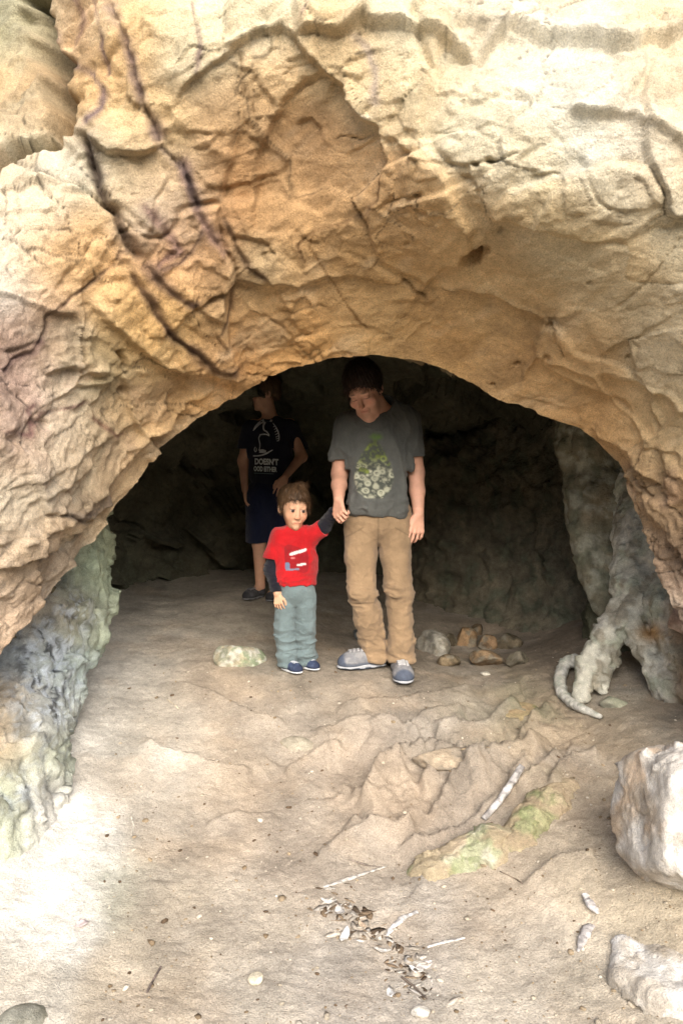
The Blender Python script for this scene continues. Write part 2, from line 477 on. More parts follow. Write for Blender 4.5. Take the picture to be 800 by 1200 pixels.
GROOVES = [  # cracks: (points, depth_m, half width px, colour or None, colour half width)
    ([(38, -20), (45, 30), (60, 68), (70, 110), (75, 140), (73, 160)], 0.38, 13, None, 0),
    ([(73, 160), (55, 166), (40, 170), (18, 178), (2, 192), (-15, 205)], 0.26, 7, None, 0),
    ([(102, 162), (113, 198), (126, 239), (148, 280), (165, 305)], 0.055, 5, (96, 80, 78), 9),
    ([(129, 0), (148, 47), (165, 102), (179, 143), (188, 172)], 0.030, 3, (128, 108, 116), 8),
    ([(44, -5), (55, 36), (64, 70), (74, 103)], 0.0, 3, (138, 118, 128), 10),
    ([(110, -5), (121, 41), (129, 93)], 0.006, 2.5, (120, 98, 104), 4),
    ([(55, 58), (82, 74), (110, 88), (124, 104), (124, 129), (102, 154)], 0.006, 3, (126, 106, 116), 5),
    ([(91, 0), (96, 22), (82, 52)], 0.004, 2, (138, 112, 105), 4),
    ([(165, 239), (192, 267), (209, 289), (176, 311)], 0.010, 3, (125, 98, 96), 6),
    ([(163, 306), (191, 333), (232, 355)], 0.020, 4, (98, 80, 84), 10),
    ([(149, 316), (169, 346), (188, 374), (204, 393), (229, 409), (251, 429), (281, 429)], 0.022, 4, (96, 76, 74), 8),
    ([(144, 306), (122, 319), (100, 338), (75, 355), (58, 370), (53, 392), (45, 402), (15, 410), (-10, 412)], 0.012, 3, (100, 78, 68), 4.5),
    ([(136, 305), (138, 294), (152, 291)], 0.008, 2.5, (100, 80, 75), 4),
    ([(237, 266), (224, 291), (210, 302), (182, 313)], 0.006, 2, (105, 84, 78), 4),
    ([(174, 245), (196, 275), (210, 297)], 0.0, 3, (150, 122, 118), 9),
    ([(212, 180), (222, 215), (235, 250), (248, 277), (268, 300)], 0.015, 4, (132, 108, 108), 9),
    ([(214, 190), (224, 222), (236, 245)], 0.022, 3, (100, 84, 88), 6),
    ([(262, 250), (276, 286), (292, 310), (314, 324)], 0.012, 3, (120, 98, 84), 5),
    ([(273, 327), (270, 360), (251, 388), (262, 398)], 0.008, 2.5, (118, 92, 70), 4),
    ([(187, 172), (205, 185), (215, 200)], 0.02, 3, (115, 98, 98), 5),
    ([(140, 408), (146, 425), (148, 436)], 0.045, 3.5, None, 0),
    ([(36, 470), (28, 485), (36, 500), (44, 486), (70, 480), (90, 478), (108, 472)], 0.005, 2, (140, 104, 104), 3),
    ([(0, 508), (30, 510), (36, 492)], 0.005, 2, (140, 104, 104), 3),
    ([(0, 440), (15, 420), (40, 415), (50, 395)], 0.012, 2.5, (110, 82, 84), 5),
    ([(108, 490), (124, 500), (135, 512), (150, 508)], 0.006, 2, (140, 108, 92), 3),
    ([(52, 600), (80, 604), (104, 596), (128, 578)], 0.0, 3, (128, 116, 112), 8),
    ([(535, 66), (562, 67), (600, 36), (650, 15), (710, -10)], 0.018, 2, None, 0),
    ([(460, 60), (478, 70), (500, 92), (522, 115)], 0.006, 1.4, None, 0),
    ([(550, 194), (580, 187), (607, 177)], 0.014, 2, None, 0),
    ([(455, 235), (480, 226), (500, 224)], 0.012, 1.8, None, 0),
    ([(800, 275), (780, 305), (757, 332), (720, 365)], 0.010, 1.8, None, 0),
    ([(370, 265), (366, 290), (380, 312), (400, 350), (418, 372), (435, 388)], 0.007, 1.5, (140, 104, 60), 2),
    ([(303, 180), (296, 215), (300, 240)], 0.008, 2, (140, 110, 75), 3),
    ([(440, 150), (452, 190), (447, 230), (430, 248), (400, 262), (370, 268), (350, 285), (360, 310)], 0.007, 1.8, (120, 92, 62), 2.5),
    ([(282, 60), (284, 100), (300, 140), (302, 180)], 0.006, 1.6, (140, 115, 85), 2.5),
    ([(224, 0), (232, 28), (238, 60), (232, 92)], 0.006, 2, (150, 130, 128), 4),
    ([(362, 0), (366, 20), (360, 36)], 0.006, 2, (150, 130, 125), 3),
    ([(408, 48), (432, 62), (442, 85), (443, 130)], 0.004, 3, (175, 162, 158), 6),
    ([(402, 108), (412, 128), (432, 138), (442, 138)], 0.0, 3, (215, 208, 200), 4),
    ([(520, 240), (545, 270), (560, 290), (580, 345)], 0.005, 1.4, None, 0),
    ([(640, 372), (648, 384), (650, 402), (662, 420)], 0.010, 2.2, None, 0),
    ([(470, 325), (500, 348)], 0.012, 2, (120, 88, 50), 3),
    ([(735, 395), (748, 410), (742, 440), (758, 470), (775, 520)], 0.006, 1.6, None, 0),
    ([(745, 555), (760, 568), (775, 582)], 0.03, 3, None, 0),
    ([(672, 195), (690, 235), (740, 250)], 0.004, 1.5, None, 0),
    ([(600, 90), (640, 70), (660, 60)], 0.004, 1.5, None, 0),
    ([(330, 440), (380, 424), (430, 420), (490, 426)], 0.0, 2, (150, 105, 60), 4),
]
PITS = [(551, 303, 9, 0.16), (566, 296, 7, 0.03), (50, 496, 6, 0.03), (642, 383, 4, 0.04), (603, 429, 3, 0.02), (641, 421, 4, 0.02), (575, 451, 3, 0.02), (734, 421, 3, 0.02), (572, 188, 5, 0.02), (556, 195, 4, 0.02), (585, 268, 3, .015), (690, 330, 3, .015), (480, 280, 3, .012), (150, 462, 6, .03)]
STONE = [(150, 60, (196, 156, 100)), (80, 40, (170, 140, 110)), (170, 150, (205, 172, 120)), (90, 120, (200, 160, 105)), (15, 30, (140, 140, 118)), (20, 90, (140, 124, 98)), (20, 150, (178, 165, 140)), (50, 230, (190, 187, 178)), (95, 190, (178, 178, 166)), (20, 250, (195, 185, 172)),
         (60, 315, (188, 148, 98)), (10, 340, (178, 172, 170)), (150, 225, (182, 165, 132)), (230, 60, (214, 196, 160)), (300, 20, (218, 204, 174)), (260, 120, (172, 132, 86)), (250, 215, (160, 112, 60)), (200, 215, (180, 155, 122)), (360, 160, (156, 116, 72)), (350, 240, (160, 120, 74)), (310, 80, (190, 155, 110)),
         (470, 120, (216, 194, 155)), (400, 75, (196, 166, 122)), (440, 200, (172, 132, 86)), (600, 20, (224, 212, 192)), (480, 20, (222, 208, 182)), (650, 100, (224, 216, 202)), (550, 130, (222, 208, 180)), (720, 200, (226, 219, 206)), (790, 260, (216, 203, 180)), (770, 60, (210, 196, 172)), (600, 190, (222, 206, 176)), (560, 255, (200, 164, 114)), (480, 260, (186, 144, 92)),
         (400, 310, (184, 140, 84)), (450, 340, (194, 150, 90)), (550, 330, (196, 154, 98)), (600, 350, (198, 160, 106)), (720, 320, (208, 180, 138)), (670, 270, (212, 186, 142)), (680, 420, (194, 154, 102)), (785, 420, (206, 182, 146)), (790, 490, (196, 168, 124)), (620, 450, (186, 144, 92)), (700, 500, (186, 140, 84)), (760, 530, (190, 152, 102)), (330, 385, (194, 143, 76)), (500, 400, (192, 146, 84)),
         (200, 280, (168, 118, 66)), (190, 255, (186, 160, 146)), (200, 365, (192, 148, 82)), (150, 385, (196, 150, 82)), (240, 320, (168, 126, 84)), (100, 290, (194, 150, 94)), (300, 345, (150, 134, 104)), (270, 400, (168, 124, 74)), (110, 430, (134, 130, 100)), (90, 400, (162, 142, 106)), (65, 385, (172, 128, 98)), (20, 400, (176, 136, 112)), (15, 430, (176, 140, 134)), (30, 470, (190, 156, 144)), (80, 450, (196, 178, 150)), (60, 480, (206, 182, 164)), (10, 520, (198, 168, 156)),
         (50, 560, (208, 196, 178)), (15, 590, (220, 212, 200)), (70, 530, (204, 192, 172)), (120, 530, (190, 168, 134)), (150, 470, (178, 142, 94)), (210, 480, (180, 138, 82)), (280, 440, (184, 132, 70)), (170, 510, (172, 134, 84)), (100, 590, (158, 138, 108)), (50, 640, (172, 152, 136)), (10, 690, (170, 152, 148)), (10, 655, (190, 178, 168)), (60, 680, (164, 150, 136)), (-40, 700, (180, 168, 160)), (20, 730, (160, 140, 132)),
         (740, 570, (146, 112, 82)), (785, 600, (160, 124, 84)), (780, 650, (130, 104, 86)), (800, 720, (160, 136, 122))]


def resample(pl, n):
    L = np.r_[0, np.cumsum(np.hypot(*(pl[1:] - pl[:-1]).T))]
    s = np.linspace(0, L[-1], n)
    return np.stack([np.interp(s, L, pl[:, 0]), np.interp(s, L, pl[:, 1])], -1)


def smooth_line(pl, n=900, w=26):
    q = resample(pl, n)
    k = np.hanning(w); k /= k.sum()
    pad = np.r_[np.repeat(q[:1], w, 0), q, np.repeat(q[-1:], w, 0)]
    return np.stack([np.convolve(pad[:, i], k, 'same')[w:-w] for i in (0, 1)], -1)


_D = np.array(DEPTH)
def face_depth(u, v): return rbf(_D[:, :2], _D[:, 2], np.stack([u, v], -1), 0.0)


NS = 1120
lip = smooth_line(LIP, NS)
# ragged lip
_s = np.arange(NS)
_l3 = np.stack([lip[:, 0] / 60, lip[:, 1] / 60, 0 * _s], -1)
ctr = np.array([400.0, 860.0])
dirn = lip - ctr; dirn /= np.linalg.norm(dirn, axis=1, keepdims=True)
lip = lip + dirn * (4.0 * fbm(_l3, 1.0, 4, 3) + 2.0 * fbm(_l3, 4.0, 3, 5))[:, None]
NT = 420
tt = np.linspace(0, 1, NT)
rr = 1050 * (0.72 * tt + 0.28 * tt ** 3)
U = lip[:, None, 0] + dirn[:, None, 0] * rr
V = lip[:, None, 1] + dirn[:, None, 1] * rr
Yd = face_depth(U, V)
base = P(U, V, Yd)
nrm = grid_normals(base)
nrm *= np.where((nrm[..., 1:2] > 0), -1, 1)            # towards the open air
nrm /= np.linalg.norm(nrm, axis=-1, keepdims=True)
pix = np.stack([U / 100, V / 100, 0 * U], -1)
wu = U + 6.0 * fbm(pix, 3.0, 3, 21) + 0.9 * fbm(pix, 10, 2, 25)
wv = V + 6.0 * fbm(pix, 3.0, 3, 31) + 0.9 * fbm(pix, 10, 2, 35)

flank = sst(330, 120, U) * sst(430, 540, V)             # bedded left springing of the arch
rflank = sst(700, 760, U) * sst(500, 560, V)
inner = sst(120, 0, rr)[None] * np.ones_like(U)
smooth_right = sst(330, 420, U) * sst(240, 300, V) * (1 - rflank)

H = 0.045 * fbm(base, 1.3, 3, 2)
f_big, e_big = facets(base, 2.6, 4, 0.30, 0.22)
_q = base + (0.30 / 2.6) * np.stack([fbm(base, 2.6 * 1.3, 3, 44), fbm(base, 2.6 * 1.3, 3, 54), fbm(base, 2.6 * 1.3, 3, 64)], -1)
_tone = worley(_q, 2.6, 4)[2]
f_pl, e_pl = facets(base * np.array([1, 1, 1.3]), 5.2, 8, 0.25, 0.18)
f_mid, e_mid = facets(base * np.array([1, 1, 1.5]), 8.0, 9, 0.4, 0.5)
f_sm, e_sm = facets(base, 24.0, 14, 0.4, 0.6)
f_big = f_big * sst(0, 0.06, e_big); f_pl = f_pl * sst(0, 0.08, e_pl); f_mid = f_mid * sst(0, 0.10, e_mid); f_sm = f_sm * sst(0, 0.15, e_sm)
rough_w = 1.0 - 0.75 * smooth_right - 0.45 * flank
H += 0.066 * f_big * (1 - 0.55 * smooth_right) + 0.030 * f_pl * (1 - 0.6 * smooth_right) + 0.019 * f_mid * rough_w + 0.007 * f_sm * rough_w
crk = np.maximum(sst(0.022, 0.0, e_pl) * sst(-0.02, 0.1, fbm(base, 2.2, 2, 17)), sst(0.012, 0.0, e_big) * 0.8 * sst(-0.1, 0.1, fbm(base, 1.7, 2, 19)))
crk = crk * (1 - 0.55 * smooth_right) * (1 - 0.5 * flank)
H -= 0.005 * crk
# hackly broken texture, slanting down to the right as bedding does
sk = np.stack([base[..., 0] * 0.9 + base[..., 2] * 0.5, base[..., 1], (base[..., 2] - 0.45 * base[..., 0]) * 2.6], -1)
H += (0.0075 * ridged(sk, 6.0, 4, 61) + 0.0020 * fbm(base, 45, 3, 66)) * (0.55 + 0.45 * rough_w)
# bedding that follows the arch
al = (np.arange(NS) / NS)[:, None] * np.ones((1, NT))
bed = np.stack([al * 26, rr[None] / 16 + al * 0 + 1.2 * fbm(pix, 1.2, 3, 71), 0 * al], -1)
bedn = ridged(bed, 1.0, 4, 75)
H += bedn * (0.015 * flank + 0.012 * rflank + 0.004 * inner * (1 - flank))
bed2 = np.stack([al * 50, rr[None] / 5.0 + 2.2 * fbm(pix, 1.6, 3, 72), 0 * al], -1)
H += 0.007 * fbm(bed2, 1.0, 3, 79) * (flank + rflank)

darkline = np.zeros_like(U)
for pts, h, fall in STEPS:
    d, s, a = poly_dist(wu, wv, pts, fall * 4)
    end = sst(0, 0.10, a) * sst(1, 0.90, a)
    soft = sst(-2.2, 2.2, s * d)
    H += h * end * soft * np.exp(-np.maximum(s * d, 0) / fall)
C = desat(zone_colour(wu, wv, STONE, 30.0), 0.10, 1.0)
C = C ** 0.84 * np.array([1.0, 0.99, 0.95])
veins = []
for pts, dep, hw, colr, cw in GROOVES:
    d, s, a = poly_dist(wu, wv, pts, 60)
    end = sst(0, 0.06, a) * sst(1, 0.94, a)
    wv_ = hw * np.clip(0.8 + 1.0 * fbm(pix, 3.5, 2, int(pts[0][0]) % 50 + 100), 0.35, 2)
    if dep > 0:
        H -= dep * end * np.exp(-(d / wv_) ** 2)
    if colr is not None:
        cwn = cw * np.clip(0.85 + 1.3 * fbm(pix, 3.0, 3, int(pts[0][1]) % 50 + 160), 0.3, 2)
        k = np.exp(-(d / cwn) ** 2) * (0.25 + 0.75 * end) * np.clip(0.85 + 1.1 * fbm(pix, 2.5, 4, 55), 0.25, 1)
        veins.append((k, lin(colr) * 0.80 * np.array([1.0, 0.95, 0.88])))
        H += 0.004 * np.exp(-(d / (cwn * 1.1)) ** 2) * end
pd = poly_in(wu, wv, [(296, 268), (300, 215), (304, 180), (316, 150), (330, 118), (352, 95), (378, 85), (402, 100), (408, 118), (425, 138), (445, 148), (452, 190), (447, 230), (430, 248), (400, 262), (370, 268), (330, 275)])
H -= 0.030 * sst(-3, 4, pd) * sst(300, 200, V)
flat = sst(0, 12, pd)
H -= flat * 0.8 * (0.026 * f_mid * rough_w + 0.0075 * f_sm * rough_w)
for a, b, r, dep in PITS:
    dd = np.hypot(wu - a, (wv - b) * 1.2)
    H -= dep * np.exp(-(dd / r) ** 4)
# natural stain: iron bands, lichen greys
iron = sst(0.10, 0.42, ridged(base * np.array([1, 1, 1.6]), 3.3, 4, 91)) * sst(-0.05, 0.25, fbm(base, 1.4, 3, 95))
C = C * (1 - 0.22 * iron[..., None]) + lin((178, 130, 76)) * 0.22 * iron[..., None]
chalk = sst(0.10, 0.35, fbm(sk, 2.6, 5, 98)) * (0.35 + 0.5 * flank)
C = C * (1 - 0.45 * chalk[..., None]) + lin((222, 213, 198)) * 0.45 * chalk[..., None]
purple = sst(0.05, 0.3, fbm(base, 4.0, 4, 105)) * (sst(260, 60, U) * sst(380, 460, V) * sst(600, 500, V) + rflank * 0.6)
C = C * (1 - 0.35 * purple[..., None]) + lin((176, 140, 130)) * 0.35 * purple[..., None]
bandc = sst(0.1, 0.6, bedn) * flank
C = C * (1 - 0.35 * bandc[..., None]) + lin((168, 140, 112)) * 0.35 * bandc[..., None]
C *= np.clip(1 + 0.55 * fbm(base, 5.0, 5, 110)[..., None] + 0.25 * fbm(base, 30, 3, 113)[..., None], 0.5, 1.45)
edge = sst(0.05, 0.0, e_mid) * rough_w * 0.25
C *= (1 - edge[..., None] * 0.6)

for k, cc_ in veins:
    C = C * (1 - 0.93 * k[..., None]) + cc_ * 0.93 * k[..., None]
C *= (1 - 0.7 * crk[..., None]) * (1 + 0.22 * (_tone[..., :1] - 0.5)) * (1 + 0.10 * (_tone[..., 1:2] - 0.5) * np.array([1.0, 0.3, -1.0]))
for _ in range(0):
    Hb = H.copy(); Hb[1:-1] = 0.25 * H[:-2] + 0.5 * H[1:-1] + 0.25 * H[2:]
    H = Hb.copy(); H[:, 1:-1] = 0.25 * Hb[:, :-2] + 0.5 * Hb[:, 1:-1] + 0.25 * Hb[:, 2:]
C = desat(C, 0.15) * np.array([1.10, 1.08, 0.98]); C = C * np.minimum(1, 0.64 / C.max(-1, keepdims=True))
face = base + nrm * H[..., None]
cl = mesh_np('cliff', face.reshape(-1, 3), grid_quads(NS, NT), C.reshape(-1, 3), mat=M_ROCK)
tag(cl, 'ochre sandstone cliff face arching over the cave mouth', 'cliff', kind='structure')

# ---- the chamber behind: from the lip, up over a wider dome, to a point at the back
NI = 230
lip3 = face[:, 0]
cc = np.array([0.15, 3.6, 0.35])
ang = np.arctan2(lip3[:, 2] - 0.35, lip3[:, 0] - 0.15)
ang = np.unwrap(ang)
ti = np.linspace(0, 1, NI)
g = ti ** 1.25
inner_p = np.zeros((NS, NI, 3))
AX, AY, AZ = 2.15, 3.0, 1.75
# dome: y from 4.0 to back
ph = g * (math.pi / 2)
dome = np.zeros_like(inner_p)
rxz = np.cos(ph) ** 0.8
az = np.where(np.sin(ang) > 0, AZ, 1.4)
dome[..., 0] = 0.15 + AX * np.cos(ang)[:, None] * rxz
dome[..., 2] = 0.35 - 0.75 * (g ** 2)[None] + az[:, None] * np.sin(ang)[:, None] * rxz
dome[..., 1] = 4.05 + (AY - 0.6) * np.sin(ph)[None] + 0 * dome[..., 0]
w0 = sst(0.0, 0.22, ti)[None, :, None]
_k = np.hanning(61); _k /= _k.sum()
lipS = np.stack([np.convolve(np.r_[np.repeat(lip3[:1, i], 30), lip3[:, i], np.repeat(lip3[-1:, i], 30)], _k, 'valid') for i in range(3)], -1)
_dS = np.stack([np.convolve(np.r_[np.repeat(dirn[:1, i], 30), dirn[:, i], np.repeat(dirn[-1:, i], 30)], _k, 'valid') for i in range(2)], -1)
_wl = sst(0.0, 0.035, ti)[None, :, None]
_lp = lip3[:, None] * (1 - _wl) + lipS[:, None] * _wl
start = _lp + np.array([0, 1.0, 0]) * (ti[None, :, None] * 3.6) + _dS[:, None, [0]] * np.array([1., 0, 0]) * (np.sqrt(ti)[None, :, None] * 0.35) + (-_dS[:, None, [1]]) * np.array([0, 0, 1.]) * (np.sqrt(ti)[None, :, None] * 0.35)
inner_p = start * (1 - w0) + dome * w0
ni = grid_normals(inner_p)
ctrp = np.array([0.15, 4.5, 0.8])
ni *= np.where(((ctrp - inner_p) * ni).sum(-1, keepdims=True) < 0, -1, 1)
q = inner_p
fb, eb = facets(q * np.array([1, 1, 1.6]), 1.7, 203, 0.4, 0.8)
fm, em = facets(q * np.array([1, 1, 1.4]), 4.6, 207, 0.4, 0.7)
hh = 0.10 * fbm(q, 0.9, 4, 211) + 0.22 * fb + 0.08 * fm + 0.02 * ridged(q, 6, 4, 215)
hh *= sst(0.0, 0.10, ti)[None]
Ci = np.zeros_like(q) + lin((106, 102, 86))
gmask = sst(-0.1, 0.25, fbm(q, 1.2, 3, 220))[..., None]
Ci = Ci * (1 - 0.5 * gmask) + lin((94, 100, 84)) * 0.5 * gmask
Ci *= np.clip(1 + 0.9 * fbm(q, 3, 5, 223)[..., None], 0.4, 1.6)
mixl = sst(0.01, 0.07, ti)[None, :, None]
Ci = C[:, :1] * 0.8 * (1 - mixl) + Ci * mixl
cave_pts = q + ni * hh[..., None]
cave_pts[:, 0] = lip3
cv = mesh_np('cave_wall', cave_pts.reshape(-1, 3), grid_quads(NS, NI), Ci.reshape(-1, 3), mat=M_CAVE)
tag(cv, 'dark rough inner wall and roof of the cave', 'cave wall', kind='structure')
# ================================================================== GROUND
GP = [(400, 1200, 1.78), (0, 1200, 1.78), (800, 1200, 1.72), (400, 1000, 2.48), (400, 900, 3.02), (400, 800, 3.62), (440, 792, 3.72), (340, 789, 3.72), (250, 770, 3.95), (200, 700, 5.3), (285, 694, 5.25), (130, 692, 5.4), (620, 765, 4.5), (540, 775, 4.2), (690, 730, 4.25),
      (655, 800, 3.6), (770, 835, 3.1), (820, 1000, 2.1), (690, 950, 2.55), (750, 1100, 1.98), (125, 760, 4.0), (560, 960, 2.65), (500, 880, 3.15), (600, 850, 3.3), (480, 1100, 2.1), (300, 1100, 2.08), (250, 950, 2.72), (60, 690, 5.0)]
_gc = np.array([P(a, b, c) for a, b, c in GP])
_gc = np.r_[_gc, [[0, 0.9, -0.36], [1.6, 1.0, -0.28], [-1.6, 1.0, -0.28], [0, 6.6, 0.30], [2.2, 6.2, 0.35], [-2.4, 6.2, 0.4], [2.4, 4, 0.45], [-2.5, 4, 0.35], [2.2, 2.4, 0.10], [-2.0, 2.4, 0.1]]]
GSTEP = [  # + side (left of the line's way) stands proud
    ([(606, 818), (585, 843), (568, 860), (515, 864), (503, 880)], 0.045, 40),
    ([(645, 867), (596, 890), (554, 902), (505, 884), (456, 901), (428, 929), (405, 935)], 0.05, 40),
    ([(526, 904), (505, 913), (491, 930), (500, 945)], 0.03, 24),
    ([(484, 966), (463, 978), (421, 971), (410, 960)], 0.03, 24),
    ([(617, 892), (590, 940), (545, 972), (505, 985), (463, 998)], 0.035, 30),
    ([(652, 880), (632, 915), (602, 935)], 0.03, 22), ([(562, 905), (522, 935), (500, 962)], 0.03, 24), ([(472, 900), (440, 916), (420, 952)], 0.028, 24), ([(400, 872), (362, 886), (330, 908)], 0.02, 30),
    ([(642, 828), (622, 850), (602, 882)], 0.03, 24), ([(545, 835), (500, 842), (470, 862)], 0.025, 26), ([(440, 975), (400, 985), (370, 1010)], 0.018, 26), ([(700, 1000), (650, 1010), (610, 1040)], 0.016, 30), ([(330, 960), (280, 955), (240, 970)], 0.012, 26),
    ([(560, 800), (520, 815), (450, 822), (390, 830)], 0.022, 40),
    ([(340, 850), (300, 838), (250, 812), (200, 800)], 0.016, 40),
    ([(700, 880), (660, 900), (640, 940)], 0.02, 30),
    ([(480, 850), (420, 848), (360, 860)], 0.018, 36),
    ([(300, 905), (250, 900), (190, 880), (165, 860)], 0.020, 30),
]
GSTONE = [(60, 950, (230, 227, 220)), (110, 1000, (230, 226, 217)), (40, 1080, (224, 218, 206)), (110, 850, (220, 213, 202)), (170, 890, (196, 186, 168)), (190, 960, (178, 160, 134)), (180, 1060, (176, 156, 126)), (80, 1050, (228, 222, 212)), (115, 760, (216, 209, 199)), (150, 800, (216, 208, 197)), (60, 1020, (230, 227, 220)), (180, 760, (192, 182, 166)), (200, 860, (192, 176, 154)), (160, 740, (176, 162, 140)), (190, 900, (206, 196, 182)), (20, 1150, (196, 184, 162)), (180, 830, (184, 166, 140)), (60, 1010, (206, 200, 190)),  # floor colours by place, palest along the left side
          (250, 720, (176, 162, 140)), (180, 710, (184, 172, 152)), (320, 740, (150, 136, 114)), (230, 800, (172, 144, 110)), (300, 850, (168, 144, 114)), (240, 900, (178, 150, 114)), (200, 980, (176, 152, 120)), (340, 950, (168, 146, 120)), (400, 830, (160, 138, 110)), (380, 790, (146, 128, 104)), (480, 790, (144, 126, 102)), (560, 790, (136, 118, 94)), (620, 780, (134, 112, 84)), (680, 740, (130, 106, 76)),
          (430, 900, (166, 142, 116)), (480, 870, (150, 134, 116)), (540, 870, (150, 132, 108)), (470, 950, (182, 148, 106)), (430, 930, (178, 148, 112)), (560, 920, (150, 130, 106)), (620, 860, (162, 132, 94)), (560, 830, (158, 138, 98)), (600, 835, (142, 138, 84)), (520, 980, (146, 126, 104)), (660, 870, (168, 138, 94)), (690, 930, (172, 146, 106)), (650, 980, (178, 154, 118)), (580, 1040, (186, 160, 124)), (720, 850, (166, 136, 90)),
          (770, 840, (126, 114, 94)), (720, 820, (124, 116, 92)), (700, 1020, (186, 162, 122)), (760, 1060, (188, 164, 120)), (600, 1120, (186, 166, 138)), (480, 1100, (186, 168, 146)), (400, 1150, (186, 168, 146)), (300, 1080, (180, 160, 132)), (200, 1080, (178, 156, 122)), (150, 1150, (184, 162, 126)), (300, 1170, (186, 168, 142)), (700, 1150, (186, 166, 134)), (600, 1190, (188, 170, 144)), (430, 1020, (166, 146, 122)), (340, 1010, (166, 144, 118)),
          (135, 1042, (140, 140, 108)), (260, 960, (180, 150, 112))]


def ground_base(x, y):
    sh = np.shape(x)
    x = np.ravel(np.asarray(x, float)); y = np.ravel(np.asarray(y, float))
    near = rbf(_gc[:, :2], _gc[:, 2], np.stack([x, np.clip(y, 0.4, 8)], -1), -0.03)
    near = np.clip(near, -0.6, 0.9)
    far = -0.45 + 0.0 * x
    shade_hill = 10.0 * sst(-6.0, -34.0, y) + 0.35 * np.sin(x * 0.21) * sst(-4, -14, y)  # unseen hill behind the viewer, added to keep low light from the cave
    side = sst(3.5, 9.0, np.abs(x)) * sst(2.5, -3, y)
    w = sst(1.3, -1.5, y) * 1.0
    z = near * (1 - w) + far * w + shade_hill + 1.2 * side * np.abs(np.sin(x * 0.15)) * 0.5
    return z.reshape(sh)


def ground_full(x, y):
    x = np.asarray(x, float); y = np.asarray(y, float)
    z = ground_base(x, y)
    p = np.stack([x, y, z], -1)
    u, v = uv_of(p)
    vis = (y > 0.9) & (y < 9) & (np.abs(x) < 4)
    pix = np.stack([u / 100, v / 100, 0 * u], -1)
    u2 = u + 7 * fbm(p, 5, 4, 301) ; v2 = v + 5 * fbm(p, 5, 4, 305)
    h = np.zeros_like(z)
    for pts, hh, fall in GSTEP:
        d, s, a = poly_dist(u2, v2, pts, fall * 4)
        end = sst(0, 0.12, a) * sst(1, 0.88, a)
        h += 1.7 * hh * end * np.clip((s * d + 1.5) / 3.0, 0, 1) * np.exp(-np.maximum(s * d, 0) / fall)
    # scoured gutter along the mossy ridge
    d, s, a = poly_dist(u2, v2, [(640, 880), (600, 950), (545, 985), (480, 1008), (400, 1020)], 90)
    h -= 0.05 * np.exp(-(d / 20) ** 2) * sst(0, 0.2, a) * sst(1, 0.7, a)
    rocky = np.clip(np.exp(-(((u - 520) / 130) ** 2 + ((v - 900) / 75) ** 2)) + 0.5 * np.exp(-(((u - 640) / 60) ** 2 + ((v - 850) / 60) ** 2)), 0, 1)
    loose = sst(0.0, 0.3, fbm(p, 1.1, 3, 309)) * 0.5
    fa, ea = facets(p * np.array([1, 0.8, 1]), 5.5, 311, 0.4, 0.7)
    fs, es = facets(p, 16, 315, 0.4, 0.6)
    h += (0.042 * fa + 0.018 * fs) * rocky + (0.010 * fa + 0.005 * fs) * (0.35 + loose)
    h += 0.018 * fbm(p, 2.3, 4, 321) + 0.0015 * ridged(p, 6, 4, 325) + 0.006 * fbm(p, 34, 3, 329) + 0.004 * facets(p, 30, 327, 0.3, 0.6)[0]
    left = sst(230, 120, u) * vis
    h += left * 0.004 * ridged(p, 5, 4, 333)
    return z + np.where(vis, h, 0.5 * fbm(p, 0.4, 3, 341) * sst(1.0, -2, y)), u, v, rocky, p


def ax_nodes(lo, hi, fine_lo, fine_hi, step, grow=1.16):
    a = list(np.arange(fine_lo, fine_hi + 1e-6, step))
    s = step; x = a[-1]
    while x < hi:
        s = min(s * grow, 2.5); x += s; a.append(x)
    s = step; x = a[0]; b = []
    while x > lo:
        s = min(s * grow, 2.5); x -= s; b.append(x)
    return np.array(b[::-1] + a)


gx = ax_nodes(-70, 70, -2.3, 2.3, 0.0085)
_ys = [1.0]
while _ys[-1] < 6.8: _ys.append(_ys[-1] * 1.0034 + 0.0015)
gy = np.r_[ax_nodes(-75, 1.0, 0.9, 1.0, 0.02)[:-1] if False else np.array([]), 0]
back = [1.0]; s_ = 0.01
while back[-1] > -75: s_ = min(s_ * 1.15, 2.5); back.append(back[-1] - s_)
front = [_ys[-1]]; s_ = 0.03
while front[-1] < 70: s_ = min(s_ * 1.2, 2.5); front.append(front[-1] + s_)
gy = np.array(back[::-1] + _ys[1:] + front[1:])
X, Yg = np.meshgrid(gx, gy, indexing='ij')
Z, gu, gv, rocky, gp = ground_full(X, Yg)
vis = (Yg > 0.9) & (Yg < 9) & (np.abs(X) < 4)
gu2 = gu + 22 * fbm(gp, 2.2, 4, 351); gv2 = gv + 16 * fbm(gp, 2.2, 4, 355)
GC = np.zeros(X.shape + (3,)) + lin((112, 100, 74))
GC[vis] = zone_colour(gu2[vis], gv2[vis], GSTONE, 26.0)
ochre = (sst(0.0, 0.3, fbm(gp, 3.1, 4, 361)) * 0.35)[..., None]
GC = np.where(vis[..., None], GC * (1 - ochre) + lin((186, 148, 98)) * ochre, GC)
grey = (sst(0.05, 0.3, fbm(gp, 2.3, 5, 365)) * 0.35)[..., None]
GC = np.where(vis[..., None], GC * (1 - grey) + lin((160, 148, 134)) * grey, GC)
moss = (sst(0.05, 0.25, fbm(gp, 3.5, 4, 369)) * np.clip(np.exp(-(((gu - 600) / 55) ** 2 + ((gv - 850) / 40) ** 2)) + np.exp(-(((gu - 575) / 60) ** 2 + ((gv - 930) / 25) ** 2)) + np.exp(-(((gu - 145) / 45) ** 2 + ((gv - 1045) / 22) ** 2)) + 0.7 * np.exp(-(((gu - 730) / 30) ** 2 + ((gv - 975) / 25) ** 2)), 0, 1) * 0.7)[..., None]
